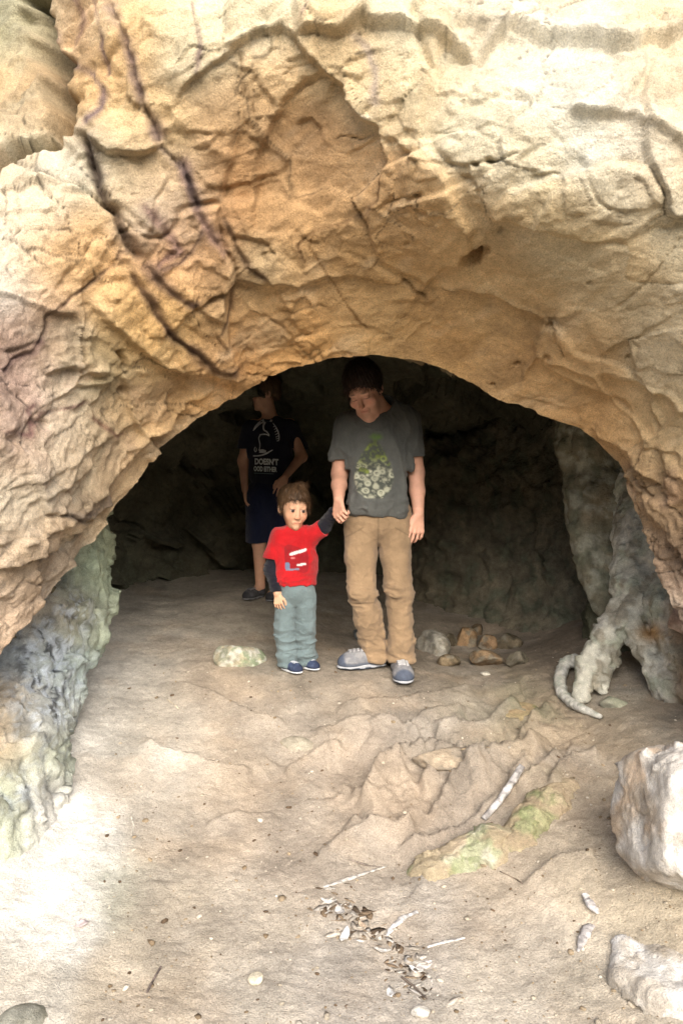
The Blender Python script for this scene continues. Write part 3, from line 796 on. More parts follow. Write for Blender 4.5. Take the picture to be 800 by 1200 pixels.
GC = GC * (1 - moss) + lin((104, 118, 66)) * moss
GC *= np.clip(1 + 0.5 * fbm(gp, 7, 5, 373)[..., None], 0.6, 1.35)
GC = np.where((Yg < -1.5)[..., None], lin((74, 72, 48)) * np.clip(1 + fbm(gp, 0.8, 4, 377)[..., None], 0.4, 1.6), GC)
GC = desat(GC, 0.50, 1.0) ** 0.86 * np.array([1.0, 0.985, 0.94])
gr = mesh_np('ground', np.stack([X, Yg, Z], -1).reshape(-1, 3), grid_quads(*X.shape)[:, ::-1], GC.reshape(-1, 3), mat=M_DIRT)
tag(gr, 'sandy earth and worn bedrock floor of the cave mouth', 'ground', kind='structure')
_gbvh = BVHTree.FromPolygons([tuple(p) for p in gr_v] , gr_f) if False else None


def gz(x, y):
    return float(ground_full(np.array([x]), np.array([y]))[0][0])


def on_ground(u, v):
    """where the sight line through (u, v) first meets the floor"""
    Y = np.linspace(1.2, 7.0, 1400)
    p = P(np.full_like(Y, u), np.full_like(Y, v), Y)
    z = ground_full(p[:, 0], p[:, 1])[0]
    k = np.nonzero(p[:, 2] <= z)[0]
    k = k[0] if len(k) else len(Y) - 1
    return p[k]
# ================================================================== ROCK PIECES, STONES, ROOTS, LITTER
class Field:
    """distance field put together from soft-joined solids; far solids are skipped"""
    def __init__(self): self.ops = []
    def add(self, fn, c, r, k=0.02, op='u'):
        self.ops.append((fn, np.asarray(c, np.float32), r + 0.09, k, op)); return self
    def cap(self, a, b, ra, rb=None, k=0.02, op='u'):
        rb = ra if rb is None else rb
        a = np.asarray(a, float); b = np.asarray(b, float)
        return self.add(lambda p: cap(p, a, b, ra, rb), (a + b) / 2, np.linalg.norm(b - a) / 2 + max(ra, rb), k, op)
    def chain(self, pts, rs, k=0.02, op='u'):
        for i in range(len(pts) - 1):
            self.cap(pts[i], pts[i + 1], rs[i], rs[i + 1], k, op)
        return self
    def ell(self, c, r, R=None, k=0.02, op='u'):
        return self.add(lambda p: ell(p, c, r, R), c, max(r), k, op)
    def plane(self, pt, n, k=0.006):
        """cut away everything on the side n points to"""
        pt = np.asarray(pt, np.float32); n = np.asarray(n, np.float32); n = n / np.linalg.norm(n)
        return self.add(lambda p: (p - pt) @ n, pt, 9.0, k, 'i')
    def __call__(self, p):
        d = np.full(len(p), 1.0, np.float32)
        for fn, c, r, k, op in self.ops:
            m = ((p - c) ** 2).sum(-1) < r * r
            if not m.any(): continue
            v = fn(p[m]); e = d[m]
            d[m] = smin(e, v, k) if op == 'u' else smax(e, -v, k) if op == 's' else smax(e, v, k)
        return d


def vnormals(V, Q):
    a = V[Q[:, 2]] - V[Q[:, 0]]; b = V[Q[:, 3 if Q.shape[1] == 4 else 1]] - V[Q[:, 1 if Q.shape[1] == 4 else 0]]
    n = np.cross(a, b)
    if Q.shape[1] == 3: n = -n
    N = np.zeros_like(V)
    for k in range(Q.shape[1]): np.add.at(N, Q[:, k], n)
    return N / (np.linalg.norm(N, axis=1, keepdims=True) + 1e-12)


def stone_relief(V, N, amp, seed, sc=1.0, facet=1.0):
    f1, _ = facets(V, 5.0 * sc, seed, 0.4, 0.6); f2, _ = facets(V, 14.0 * sc, seed + 7, 0.4, 0.6)
    h = amp * (0.9 * fbm(V, 2.2 * sc, 4, seed + 1) + facet * (0.9 * f1 + 0.35 * f2) + 0.16 * ridged(V, 9 * sc, 4, seed + 3) + 0.07 * fbm(V, 40 * sc, 3, seed + 5))
    return V + N * h[:, None]


def mottled(V, cols, seed, sc=6.0):
    """stone colour from a short list of patch colours"""
    C = np.zeros((len(V), 3)) + lin(cols[0])
    for i, c in enumerate(cols[1:]):
        w = (sst(0.0, 0.22, fbm(V, sc * (1 + 0.35 * i), 5, seed + 11 * i)) * 0.85)[:, None]
        C = C * (1 - w) + lin(c) * w
    return desat(C * np.clip(1 + 0.6 * fbm(V, sc * 4, 4, seed + 99)[:, None], 0.55, 1.4), 0.22)


def sdf_rock(name, F, lo, hi, res, amp, seed, cols=None, colfn=None, mat=None, sc=1.0, facet=1.0, parent=None, csc=6.0, flute=0.0):
    V, Q = sdf_mesh(F, lo, hi, res)
    if flute:
        V = V + vnormals(V, Q) * (flute * (ridged(V * np.array([1, 1, 0.28]), 9, 3, seed + 71) - 0.6 * np.abs(fbm(V * np.array([1, 1, 0.35]), 22, 3, seed + 73))))[:, None]
    V = stone_relief(V, vnormals(V, Q), amp, seed, sc, facet)
    C = mottled(V, cols, seed, csc)
    if colfn is not None: C = colfn(V, C)
    return mesh_np(name, V, Q, C, mat=mat or M_BOULDER, parent=parent)


_ICO = {}
def ico(sub):
    if sub not in _ICO:
        bm = bmesh.new(); bmesh.ops.create_icosphere(bm, subdivisions=sub, radius=1.0)
        _ICO[sub] = (np.array([v.co[:] for v in bm.verts]), np.array([[v.index for v in f.verts] for f in bm.faces])); bm.free()
    return _ICO[sub]


def stone_shape(size, seed, sub=4, cuts=14, sharp=26.0, rough=0.05, lowcut=0.58):
    V, T = ico(sub)
    rg = np.random.default_rng(seed)
    n = rg.normal(size=(cuts, 3)); n /= np.linalg.norm(n, axis=1, keepdims=True)
    d = rg.uniform(lowcut, 1.0, cuts)
    t = np.maximum(V @ n.T, 1e-3) / d
    r = 1.0 / (np.power((t ** sharp).sum(1) + 1.0, 1.0 / sharp))
    p = V * r[:, None]
    p = p * (1 + rough * (fbm(p + seed, 1.6, 4, seed) * 1.6 + 0.5 * ridged(p + seed, 4, 3, seed + 2)))[:, None]
    return p * np.asarray(size), T


def stone(name, loc, size, seed, cols, label, cat='stone', group=None, rot=(0, 0, 0), sub=4, cuts=14, rough=0.06, csc=9.0, colfn=None, mat=None):
    V, T = stone_shape(size, seed, sub, cuts, rough=rough)
    V = V @ rotm(*rot).T
    C = mottled(V + np.asarray(loc), cols, seed, csc)
    if colfn is not None: C = colfn(V, C)
    o = mesh_np(name, V, T, C, mat=mat or M_BOULDER)
    o.location = [float(k) for k in loc]
    return tag(o, label, cat, group)


# ---- pale green pillar under the left springing of the arch
F = Field()
F.chain([P(72, 540, 3.62), P(70, 640, 3.52), P(70, 690, 3.48), P(60, 748, 3.30), P(42, 820, 3.05), P(30, 900, 2.78), P(10, 990, 2.5)], [0.22, 0.215, 0.205, 0.18, 0.14, 0.12, 0.12], 0.10)
F.chain([P(10, 640, 3.5), P(5, 760, 3.12), P(-15, 880, 2.72), P(-20, 1000, 2.42)], [0.28, 0.26, 0.22, 0.18], 0.12)
F.chain([P(-90, 760, 3.1), P(-130, 900, 2.6), P(-140, 1020, 2.3)], [0.35, 0.33, 0.3], 0.12)
F.cap(P(108, 735, 3.32), P(112, 742, 3.30), 0.055, 0.05, 0.06)
PZ = [(115, 620, (142, 150, 122)), (80, 660, (150, 160, 138)), (110, 680, (150, 164, 138)), (110, 730, (158, 172, 150)), (95, 715, (112, 100, 88)), (75, 725, (128, 124, 108)), (85, 790, (172, 190, 186)), (60, 700, (158, 152, 140)), (50, 760, (150, 160, 158)), (25, 770, (168, 180, 186)), (60, 800, (178, 188, 190)), (95, 830, (172, 178, 170)), (45, 840, (170, 174, 170)), (25, 730, (176, 160, 136)), (10, 820, (206, 188, 160)), (10, 870, (190, 170, 140)), (40, 890, (170, 174, 154)), (85, 890, (170, 178, 158)), (10, 930, (166, 170, 148)), (60, 930, (198, 196, 188))]
def pillar_col(V, C):
    u, v = uv_of(V)
    pp = V
    z = zone_colour(u + 14 * fbm(pp, 6, 4, 401), v + 14 * fbm(pp, 6, 4, 405), PZ, 20.0)
    C = z ** 0.85 * np.clip(1 + 0.7 * fbm(pp, 14, 5, 409)[:, None], 0.5, 1.5)
    crust = np.clip(np.exp(-(((u - 55) / 48) ** 2 + ((v - 795) / 75) ** 2)) + 0.5 * np.exp(-(((u - 92) / 20) ** 2 + ((v - 718) / 20) ** 2)) + 0.5 * np.exp(-(((u - 20) / 30) ** 2 + ((v - 930) / 30) ** 2)), 0, 1)
    blk = (sst(0.03, 0.09, fbm(pp, 11, 6, 413, 0.65)) * crust)[:, None]
    C = C * (1 - 0.9 * blk) + lin((44, 46, 56)) * 0.9 * blk
    wht = (sst(0.02, 0.10, fbm(pp, 22, 5, 417, 0.65)) * crust)[:, None]
    C = C * (1 - 0.8 * wht) + lin((206, 216, 226)) * 0.8 * wht
    return C
lp = P(0, 760, 3.0)
pil = sdf_rock('rock_pillar', F, (-2.1, 2.1, -0.45), (-0.72, 4.1, 1.45), 0.0115, 0.075, 420, [(150, 160, 140)], pillar_col, M_BOULDER, 1.3, 0.9, flute=0.016)
tag(pil, 'pale green lichened rock pillar with black and white crust under the left end of the arch', 'rock pillar')

# ---- hanging buttress on the right
F = Field()
F.chain([P(712, 440, 4.15), P(704, 520, 4.05), P(703, 590, 3.98), P(708, 650, 3.92), P(713, 705, 3.86)], [0.30, 0.21, 0.165, 0.10, 0.04], 0.06)
F.chain([P(735, 480, 4.1), P(724, 580, 4.0), P(722, 640, 3.92), P(716, 690, 3.88)], [0.25, 0.12, 0.06, 0.035], 0.03)
F.chain([P(690, 600, 3.93), P(696, 670, 3.9), P(706, 712, 3.86)], [0.09, 0.055, 0.03], 0.03)
F.chain([P(850, 480, 4.1), P(850, 700, 3.9)], [0.4, 0.3], 0.1)
bt = sdf_rock('rock_buttress', F, (0.95, 3.45, 0.15), (2.5, 4.75, 1.85), 0.014, 0.042, 440, [(134, 128, 104), (146, 132, 104), (116, 118, 96), (168, 166, 146)], None, M_BOULDER, 1.4, 0.9, flute=0.022)
tag(bt, 'dark olive tapering buttress of rock hanging inside the right side of the mouth', 'rock buttress')

# ---- grey root-like flowstone with a hollow between its feet
F = Field()
F.chain([P(772, 575, 3.75), P(766, 630, 3.66), P(757, 690, 3.55)], [0.20, 0.165, 0.14], 0.08)
F.chain([P(752, 690, 3.54), P(722, 732, 3.48), P(702, 762, 3.44), P(688, 786, 3.40), P(682, 815, 3.36)], [0.105, 0.056, 0.042, 0.034, 0.028], 0.05)
F.chain([P(757, 690, 3.52), P(735, 728, 3.42), P(756, 762, 3.34), P(782, 806, 3.22)], [0.115, 0.040, 0.042, 0.060], 0.03)
F.chain([P(765, 690, 3.55), P(782, 742, 3.42), P(815, 780, 3.25)], [0.11, 0.06, 0.08], 0.05)
F.chain([P(800, 640, 3.5), P(812, 720, 3.3), P(830, 800, 3.1)], [0.14, 0.15, 0.12], 0.09)
F.chain([P(742, 660, 3.6), P(752, 700, 3.54)], [0.06, 0.10], 0.06)
F.chain([P(716, 742, 3.47), P(707, 774, 3.42), P(706, 806, 3.38)], [0.042, 0.034, 0.026], 0.06)
F.chain([P(770, 735, 3.44), P(748, 742, 3.40), P(738, 736, 3.42)], [0.03, 0.022, 0.02], 0.02)
def root_col(V, C):
    u, v = uv_of(V)
    w = (np.exp(-(((u - 762) / 16) ** 2 + ((v - 742) / 10) ** 2)) * 0.9)[:, None]
    C = C * (1 - w) + lin((188, 148, 96)) * w
    w = (sst(770, 800, u) * 0.7)[:, None]
    return C * (1 - w) + lin((136, 112, 90)) * w * np.clip(1 + fbm(V, 10, 4, 451)[:, None], .5, 1.5)
rt = sdf_rock('flowstone_root', F, (0.85, 2.95, -0.05), (1.95, 4.0, 1.25), 0.0095, 0.030, 460, [(190, 188, 172), (202, 198, 184), (168, 174, 152), (150, 142, 122)], root_col, M_BOULDER, 2.2, 1.0, flute=0.016)
tag(rt, 'grey green root-shaped rock standing on spread feet with a dark hollow between them', 'rock formation')

# back filling behind the hollow, part of the right wall
F = Field()
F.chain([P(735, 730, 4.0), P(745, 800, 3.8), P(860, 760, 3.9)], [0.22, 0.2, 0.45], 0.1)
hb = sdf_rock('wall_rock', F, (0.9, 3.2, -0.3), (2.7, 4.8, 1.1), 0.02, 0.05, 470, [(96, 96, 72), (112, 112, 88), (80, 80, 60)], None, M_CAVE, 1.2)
tag(hb, 'dark rock closing the hollow behind the spread grey feet', 'rock')

# pink knob at the frame's right edge
stone('pink_rock', P(803, 722, 3.05), (0.075, 0.07, 0.10), 31, [(182, 158, 140), (200, 186, 172), (150, 120, 104)], 'pinkish knob of rock at the right edge above the grey feet', 'rock', rot=(10, 15, 0), sub=4)


def tube(name, pts, rs, cols, seed, parent=None, sides=10, mat=None, knob=0.25, n=60, csc=20, flat=1.0):
    pts = np.asarray(pts, float); rs = np.asarray(rs, float)
    L = np.r_[0, np.cumsum(np.linalg.norm(pts[1:] - pts[:-1], axis=1))]
    s = np.linspace(0, L[-1], n)
    c = np.stack([np.interp(s, L, pts[:, k]) for k in range(3)], -1)
    kk = np.hanning(max(5, n // 6)); kk /= kk.sum(); h = len(kk)
    for k in range(3):
        c[:, k] = np.convolve(np.r_[np.repeat(c[0, k], h), c[:, k], np.repeat(c[-1, k], h)], kk, 'same')[h:-h]
    r = np.interp(s, L, rs)
    t = np.gradient(c, axis=0); t /= np.linalg.norm(t, axis=1, keepdims=True) + 1e-9
    up = np.array([0.12, 0.2, 0.97])
    a = np.cross(t, up); a /= np.linalg.norm(a, axis=1, keepdims=True) + 1e-9
    b = np.cross(t, a)
    th = np.linspace(0, 2 * math.pi, sides, endpoint=False)
    V = c[:, None] + r[:, None, None] * (np.cos(th)[None, :, None] * a[:, None] + np.sin(th)[None, :, None] * b[:, None])
    rad = (V - c[:, None])
    q = V.copy()
    V = c[:, None] + rad * (1 + knob * (fbm(q, 30, 3, seed)[..., None] * 1.5 + 0.6 * fbm(q * np.array([1, 1, 1]), 90, 2, seed + 4)[..., None]))
    if flat != 1.0:
        V[..., 2] = c[:, None, 2] + (V[..., 2] - c[:, None, 2]) * flat
    V = np.concatenate([V.reshape(-1, 3), c[:1], c[-1:]])
    Q = []
    for i in range(n - 1):
        for j in range(sides):
            k = (j + 1) % sides
            Q.append((i * sides + j, (i + 1) * sides + j, (i + 1) * sides + k, i * sides + k))
    N = n * sides
    for j in range(sides):
        k = (j + 1) % sides
        Q.append((N, j, k, k)); Q.append((N + 1, (n - 1) * sides + k, (n - 1) * sides + j, (n - 1) * sides + j))
    Q = np.array(Q); quad = Q[:-2 * sides]; tri = Q[-2 * sides:, :3]
    T = np.concatenate([quad[:, [0, 1, 2]], quad[:, [0, 2, 3]], tri])
    return mesh_np(name, V, T, mottled(V, cols, seed, csc), parent=parent, mat=mat or M_BOULDER)


def floor_pts(uvs, lift):
    out = []
    for (u, v), l in zip(uvs, lift):
        p = on_ground(u, v); out.append(p + np.array([0, 0, l]))
    return np.array(out)


rp = floor_pts([(676, 790), (662, 788), (655, 800), (657, 816), (668, 828), (684, 836), (706, 843)], [0.07, 0.05, 0.025, 0.02, 0.018, 0.014, 0.008])
ro = tube('curled_root', rp, [0.034, 0.032, 0.030, 0.027, 0.024, 0.02, 0.008], [(190, 188, 176), (160, 166, 150), (212, 210, 202)], 480, sides=12, n=70)
tag(ro, 'pale curled root looping out onto the floor from the left grey foot', 'root')

# ---- boulders and loose stones
g = on_ground(279, 782)
stone('stone', g + np.array([0, 0.07, 0.03]), (0.145, 0.10, 0.085), 52, [(158, 160, 136), (134, 150, 112), (182, 170, 140), (206, 204, 190)], 'pale green lichened stone on the floor left of the small child', 'stone', rot=(8, 12, 20), sub=5, cuts=10, csc=12)
bpos = P(826, 965, 2.08) - np.array([0, 0, 0.02])
Vb, Tb = stone_shape((0.275, 0.28, 0.215), 137, 6, 16, sharp=40.0, rough=0.05, lowcut=0.68)
Vb = Vb @ rotm(20, 35, 60).T
Vb = stone_relief(Vb, vnormals(Vb, Tb), 0.014, 493, 1.4, 1.8)
bb = mesh_np('boulder', Vb, Tb, mottled(Vb, [(206, 198, 186), (216, 210, 202), (204, 176, 142), (172, 160, 144)], 495, 4.0), mat=M_BOULDER)
bb.location = bpos
tag(bb, 'large whitish boulder on the ground at the right edge of the frame', 'boulder')
F = Field()
c0 = on_ground(770, 1130)
F.chain([on_ground(728, 1108) + [0, 0, 0.0], on_ground(732, 1150) + [0, 0, 0], on_ground(765, 1172) + [0, 0, 0], on_ground(840, 1182)], [0.022, 0.032, 0.036, 0.04], 0.02)
F.ell(on_ground(800, 1130) + np.array([0.02, 0.03, -0.085]), (0.17, 0.14, 0.10), None, 0.05)
def ledge_col(V, C):
    w = sst(0.0, 0.035, V[:, 2] - float(c0[2]) - 0.012)[:, None] * sst(-0.15, 0.1, fbm(V, 14, 3, 501))[:, None] * 0.75
    return C * (1 - w) + lin((172, 152, 120)) * w
lb = sdf_rock('ledge_rock', F, c0 - np.array([0.25, 0.3, 0.2]), c0 + np.array([0.35, 0.35, 0.2]), 0.006, 0.016, 505, [(206, 200, 190), (222, 218, 212), (176, 164, 146)], ledge_col, M_BOULDER, 2.4, 0.8)
tag(lb, 'low sandy rock with a white crescent rim in the lower right corner', 'rock')
g = on_ground(28, 1193)
stone('stone', g + np.array([0, 0, -0.02]), (0.075, 0.06, 0.04), 58, [(150, 148, 132), (172, 168, 150), (128, 124, 104)], 'grey stone half buried in the lower left corner', 'stone', rot=(0, 8, 30), sub=4)
# mossy ridge
F = Field()
m1 = [on_ground(a, b) for a, b in [(478, 1030), (510, 1026), (545, 1014), (580, 1000), (598, 992)]]
F.chain([p + [0, 0.05, -0.045] for p in m1], [0.035, 0.070, 0.085, 0.088, 0.075], 0.05)
def vnz(V):
    z0 = V[:, 2]; return np.clip((z0 - np.percentile(z0, 35)) / 0.05, 0, 1)
def moss_col(V, C):
    w = (sst(-0.02, 0.16, fbm(V, 11, 5, 511)) * 0.6)[:, None]
    C = C * (1 - w) + lin((140, 146, 108)) * w
    w = (sst(0.14, 0.24, fbm(V, 24, 4, 515)) * 0.5)[:, None]
    C = C * (1 - w) + lin((104, 116, 70)) * w
    dirt = sst(0.25, 0.75, vnz(V))[:, None] * sst(-0.1, 0.12, fbm(V, 8, 3, 518))[:, None] * 0.8
    return C * (1 - dirt) + lin((168, 150, 126)) * dirt
lo = np.min(m1, 0) - 0.14; hi = np.max(m1, 0) + 0.14
mo = sdf_rock('mossy_rock', F, lo, hi, 0.006, 0.022, 520, [(166, 168, 136), (186, 180, 156), (150, 150, 116)], moss_col, M_BOULDER, 3.0, 0.9)
tag(mo, 'long low pale green mossy rock ridge below the silver stick', 'mossy rock')
F = Field()
m2 = [on_ground(a, b) for a, b in [(600, 992), (625, 968), (648, 944), (664, 922)]]
F.chain([p + [0, 0.03, -0.035] for p in m2], [0.05, 0.075, 0.07, 0.045], 0.05)
F.ell(m2[0] + np.array([0.05, 0.03, -0.03]), (0.095, 0.07, 0.055), None, 0.04)
lo = np.min(m2, 0) - 0.14; hi = np.max(m2, 0) + 0.14
mo = sdf_rock('mossy_rock', F, lo, hi, 0.006, 0.024, 540, [(160, 150, 110), (142, 144, 98), (178, 160, 122)], moss_col, M_BOULDER, 3.0, 0.9)
tag(mo, 'sloping mossy rock right of the silver stick', 'mossy rock')

# rubble heap at the foot of the back wall
HEAP = [(508, 756, 0.10, 0.07, (150, 146, 134), 'pale grey rounded stone behind the shoes of the adult'), (548, 748, 0.075, 0.065, (148, 116, 76), 'tan stone on top of the rubble heap'), (528, 772, 0.055, 0.035, (120, 104, 76), 'small flat brown stone at the front of the rubble heap'),
        (572, 752, 0.06, 0.05, (132, 104, 70), 'brown stone in the middle of the rubble heap'), (573, 770, 0.095, 0.04, (138, 112, 78), 'long flat tan stone at the front of the rubble heap'), (598, 750, 0.075, 0.055, (104, 92, 70), 'dark stone at the right end of the rubble heap'), (530, 748, 0.045, 0.04, (110, 98, 74), 'small brown stone between the grey and tan stones of the rubble heap'), (608, 770, 0.06, 0.04, (112, 104, 84), 'grey brown stone lying right of the long flat tan stone'), (560, 735, 0.05, 0.04, (112, 92, 66), 'small stone at the back of the rubble heap')]
for i, (u, v, a, h, c, lab) in enumerate(HEAP):
    g = on_ground(u, v + 10)
    stone('stone', g + np.array([0, 0.06, h * 0.45]), (a * 1.2, a, h * 1.25), 600 + i, [c, tuple(int(k * 1.2) for k in c), tuple(int(k * 0.7) for k in c), (126, 118, 100)], lab, 'stone', 'rubble heap at the back wall', rot=(random.uniform(-25, 25), random.uniform(-25, 25), random.uniform(0, 180)), sub=5, cuts=9, rough=0.09)
F = Field()
F.chain([P(530, 780, 5.6), P(530, 560, 5.75)], [0.34, 0.30], 0.3); F.chain([P(610, 780, 5.3), P(615, 520, 5.5)], [0.34, 0.30], 0.3); F.chain([P(690, 780, 4.95), P(690, 480, 5.1)], [0.36, 0.34], 0.3)
F.chain([P(560, 770, 5.2), P(640, 765, 4.9)], [0.22, 0.2], 0.25)
wr = sdf_rock('wall_rock', F, (0.3, 4.3, -0.35), (2.6, 6.3, 2.1), 0.024, 0.09, 475, [(116, 108, 88), (128, 118, 94), (98, 102, 82)], None, M_CAVE, 1.0, 1.2)
tag(wr, 'dark bedded rock bulging from the back wall behind the rubble heap', 'rock')
# two stones dark in the gap behind the adult's heel, one flat white stone
g = on_ground(424, 752); stone('stone', g + np.array([0, 0.05, 0.03]), (0.06, 0.05, 0.045), 620, [(92, 96, 96), (110, 110, 106)], 'dark grey stone behind the ankle of the adult', 'stone', sub=4)
g = on_ground(568, 791); stone('stone', g + np.array([0, 0, 0.008]), (0.03, 0.02, 0.012), 622, [(200, 196, 180), (180, 172, 150)], 'small flat white stone below the rubble heap', 'stone', sub=3)
g = on_ground(300, 1149); stone('stone', g + np.array([0, 0, 0.006]), (0.021, 0.022, 0.012), 624, [(226, 216, 190), (214, 200, 168)], 'cream flat stone lying alone on bare earth near the bottom', 'stone', sub=4, cuts=9)
g = on_ground(493, 1190); stone('stone', g + np.array([0, 0, 0.008]), (0.026, 0.024, 0.014), 626, [(232, 224, 208), (220, 210, 190)], 'white stone at the bottom end of the litter streak', 'stone', sub=4, cuts=9)
g = on_ground(525, 893); stone('stone', g + np.array([0, 0.05, -0.01]), (0.15, 0.09, 0.045), 628, [(156, 142, 122), (140, 126, 106), (176, 156, 128)], 'grey flat slab set in the floor above the stepped rock', 'stone', rot=(6, 4, 12), sub=5, cuts=10)
g = on_ground(610, 840); stone('stone', g + np.array([0, 0.06, -0.02]), (0.12, 0.10, 0.06), 630, [(158, 140, 96), (136, 138, 84), (172, 146, 104)], 'olive humped stone in the floor above the mossy rocks', 'stone', rot=(6, -6, 30), sub=5, cuts=10)
g = on_ground(345, 872); stone('stone', g + np.array([0, 0.03, -0.025]), (0.09, 0.08, 0.045), 632, [(170, 160, 138), (160, 146, 116)], 'pale worn hump of stone in the middle of the floor', 'stone', sub=4, cuts=8)
g = on_ground(722, 828); stone('stone', g + np.array([0, 0.03, 0.0]), (0.065, 0.05, 0.04), 634, [(140, 142, 118), (156, 154, 134)], 'grey green stone on the floor in front of the curled root', 'stone', sub=4, cuts=10)

# ---- wood and leaves
M_WOOD = mat_col('weathered_wood', 0.85, 0.25, 0.25, 25.0, ((80, 0.003), (300, 0.001)))
M_LEAF = mat_col('dry_leaf', 0.8, 0.3, 0.2, 40.0, ((120, 0.001),))
sp = floor_pts([(566, 964), (585, 946), (600, 928), (612, 911)], [0.012, 0.025, 0.04, 0.05])
st = tube('stick', sp, [0.010, 0.013, 0.014, 0.013], [(176, 172, 168), (206, 202, 200), (128, 122, 118)], 700, mat=M_WOOD, n=50, knob=0.2)
tag(st, 'silver grey weathered stick leaning on the mossy rock', 'stick')
WOODS = [([(378, 1042), (400, 1034), (425, 1026), (452, 1017)], [.004, .007, .007, .004], (204, 196, 186), 'bark_strip', 'pale strip of bark along the upper edge of the litter streak', 'bark'),
         ([(452, 1098), (462, 1086), (474, 1076), (490, 1070)], [.005, .008, .008, .004], (196, 192, 188), 'bark_strip', 'curved silver strip of bark right of the litter streak', 'bark'),
         ([(408, 1008), (430, 1015), (450, 1018)], [.003, .003, .002], (120, 108, 96), 'twig', 'thin dark twig over the pale bark strip', 'twig'),
         ([(172, 1165), (180, 1150), (189, 1134)], [.003, .004, .003], (110, 96, 88), 'twig', 'short dark twig on the bare earth at the lower left', 'twig'),
         ([(470, 1146), (485, 1158), (500, 1172)], [.003, .003, .002], (104, 90, 78), 'twig', 'thin dark twig just above the white stone', 'twig'),
         ([(585, 1022), (605, 1032), (622, 1044)], [.002, .0025, .002], (126, 108, 88), 'twig', 'thin brown twig below the mossy rocks', 'twig'),
         ([(154, 980), (157, 968), (153, 955)], [.002, .003, .002], (202, 194, 178), 'twig', 'pale curved twig on the earth beside the paler strip', 'twig'),
         ([(196, 820), (208, 830), (216, 836)], [.003, .003, .002], (190, 176, 150), 'twig', 'pale twig on the floor below the green stone', 'twig'),
         ([(676, 1118), (684, 1102), (692, 1086)], [.004, .012, .008], (170, 164, 160), 'driftwood', 'grey splinter of wood left of the white-rimmed rock', 'driftwood'),
         ([(700, 1074), (692, 1062), (684, 1050)], [.006, .011, .007], (196, 190, 186), 'driftwood', 'short whitish wood chip below the large boulder', 'driftwood'),
         ([(500, 1112), (520, 1106), (545, 1100)], [.003, .005, .003], (200, 194, 186), 'bark_strip', 'thin flat pale bark strip right of the dark twigs', 'bark')]
for k, (uvs, rs, c, nm, lab, cat) in enumerate(WOODS):
    lift = [0.002 + max(rs) * 0.4 * random.uniform(0.4, 1.6) for _ in uvs]
    if nm != 'twig': rs = [r * random.uniform(.8, 1.7) for r in rs]
    o = tube(nm, floor_pts(uvs, lift), rs, [c, tuple(min(235, int(x * 1.15)) for x in c), tuple(int(x * 0.7) for x in c)], 710 + k, mat=M_WOOD, sides=8, n=34, knob=0.75 if nm != 'twig' else .3, csc=40, flat=.5 if nm != 'twig' else 1.0)
    tag(o, lab, cat)


def leaf_geo(L, W, curl, fold, seed, lobes=0):
    rg = np.random.default_rng(seed)
    n, m = 12, 5
    V = []
    for i in range(n):
        t = i / (n - 1)
        w = W * math.sin(math.pi * min(1, t * 1.02)) ** 0.7 * (1 + (0.45 * abs(math.sin(t * math.pi * lobes)) if lobes else 0))
        for j in range(m):
            s = (j / (m - 1) - 0.5) * 2
            V.append((s * w / 2, (t - 0.5) * L, curl * (4 * (t - 0.5) ** 2) * L + fold * abs(s) * W + rg.normal(0, 0.03) * W))
    return np.array(V), grid_quads(n, m)


def leaf(u, v, L, W, rz, c, seed, label, lobes=0):
    V, Q = leaf_geo(L, W, random.uniform(0.05, 0.2), random.uniform(0.05, 0.25), seed, lobes)
    o = mesh_np('dry_leaf', V, Q, mottled(V * 8, [c, tuple(min(240, int(x * 1.1)) for x in c), tuple(int(x * 0.75) for x in c)], seed), mat=M_LEAF)
    g = on_ground(u, v)
    o.location = g + np.array([0, 0, 0.004]); o.rotation_euler = (random.uniform(-.15, .15), random.uniform(-.15, .15), math.radians(rz))
    sd_ = o.modifiers.new('thickness', 'SOLIDIFY'); sd_.thickness = 0.0006
    return tag(o, label, 'leaf')


leaf(96, 1085, 0.045, 0.030, 30, (206, 186, 184), 800, 'pinkish white lobed leaf on the pale earth at the lower left', 3)
leaf(385, 1058, 0.055, 0.022, 70, (214, 208, 198), 801, 'whitish leaf at the upper left end of the litter streak')
leaf(398, 1070, 0.05, 0.03, 20, (190, 184, 178), 802, 'grey crumpled leaf under the upper end of the litter streak')
leaf(404, 1100, 0.06, 0.026, -20, (204, 204, 200), 803, 'pale leaf in the middle of the litter streak, left side')
leaf(487, 1139, 0.04, 0.026, 70, (232, 226, 216), 804, 'bright white leaf at the right of the dark twigs')
leaf(497, 1133, 0.05, 0.028, 110, (200, 192, 186), 805, 'grey leaf lying over the bright white leaf')
leaf(457, 1167, 0.036, 0.018, 10, (214, 212, 208), 806, 'small white leaf left of the lowest twig')
leaf(448, 1116, 0.05, 0.02, 80, (206, 200, 190), 807, 'pale leaf below the curved silver bark strip')
leaf(424, 1086, 0.03, 0.02, 40, (196, 170, 140), 808, 'small tan leaf in the brown hollow of the litter streak')

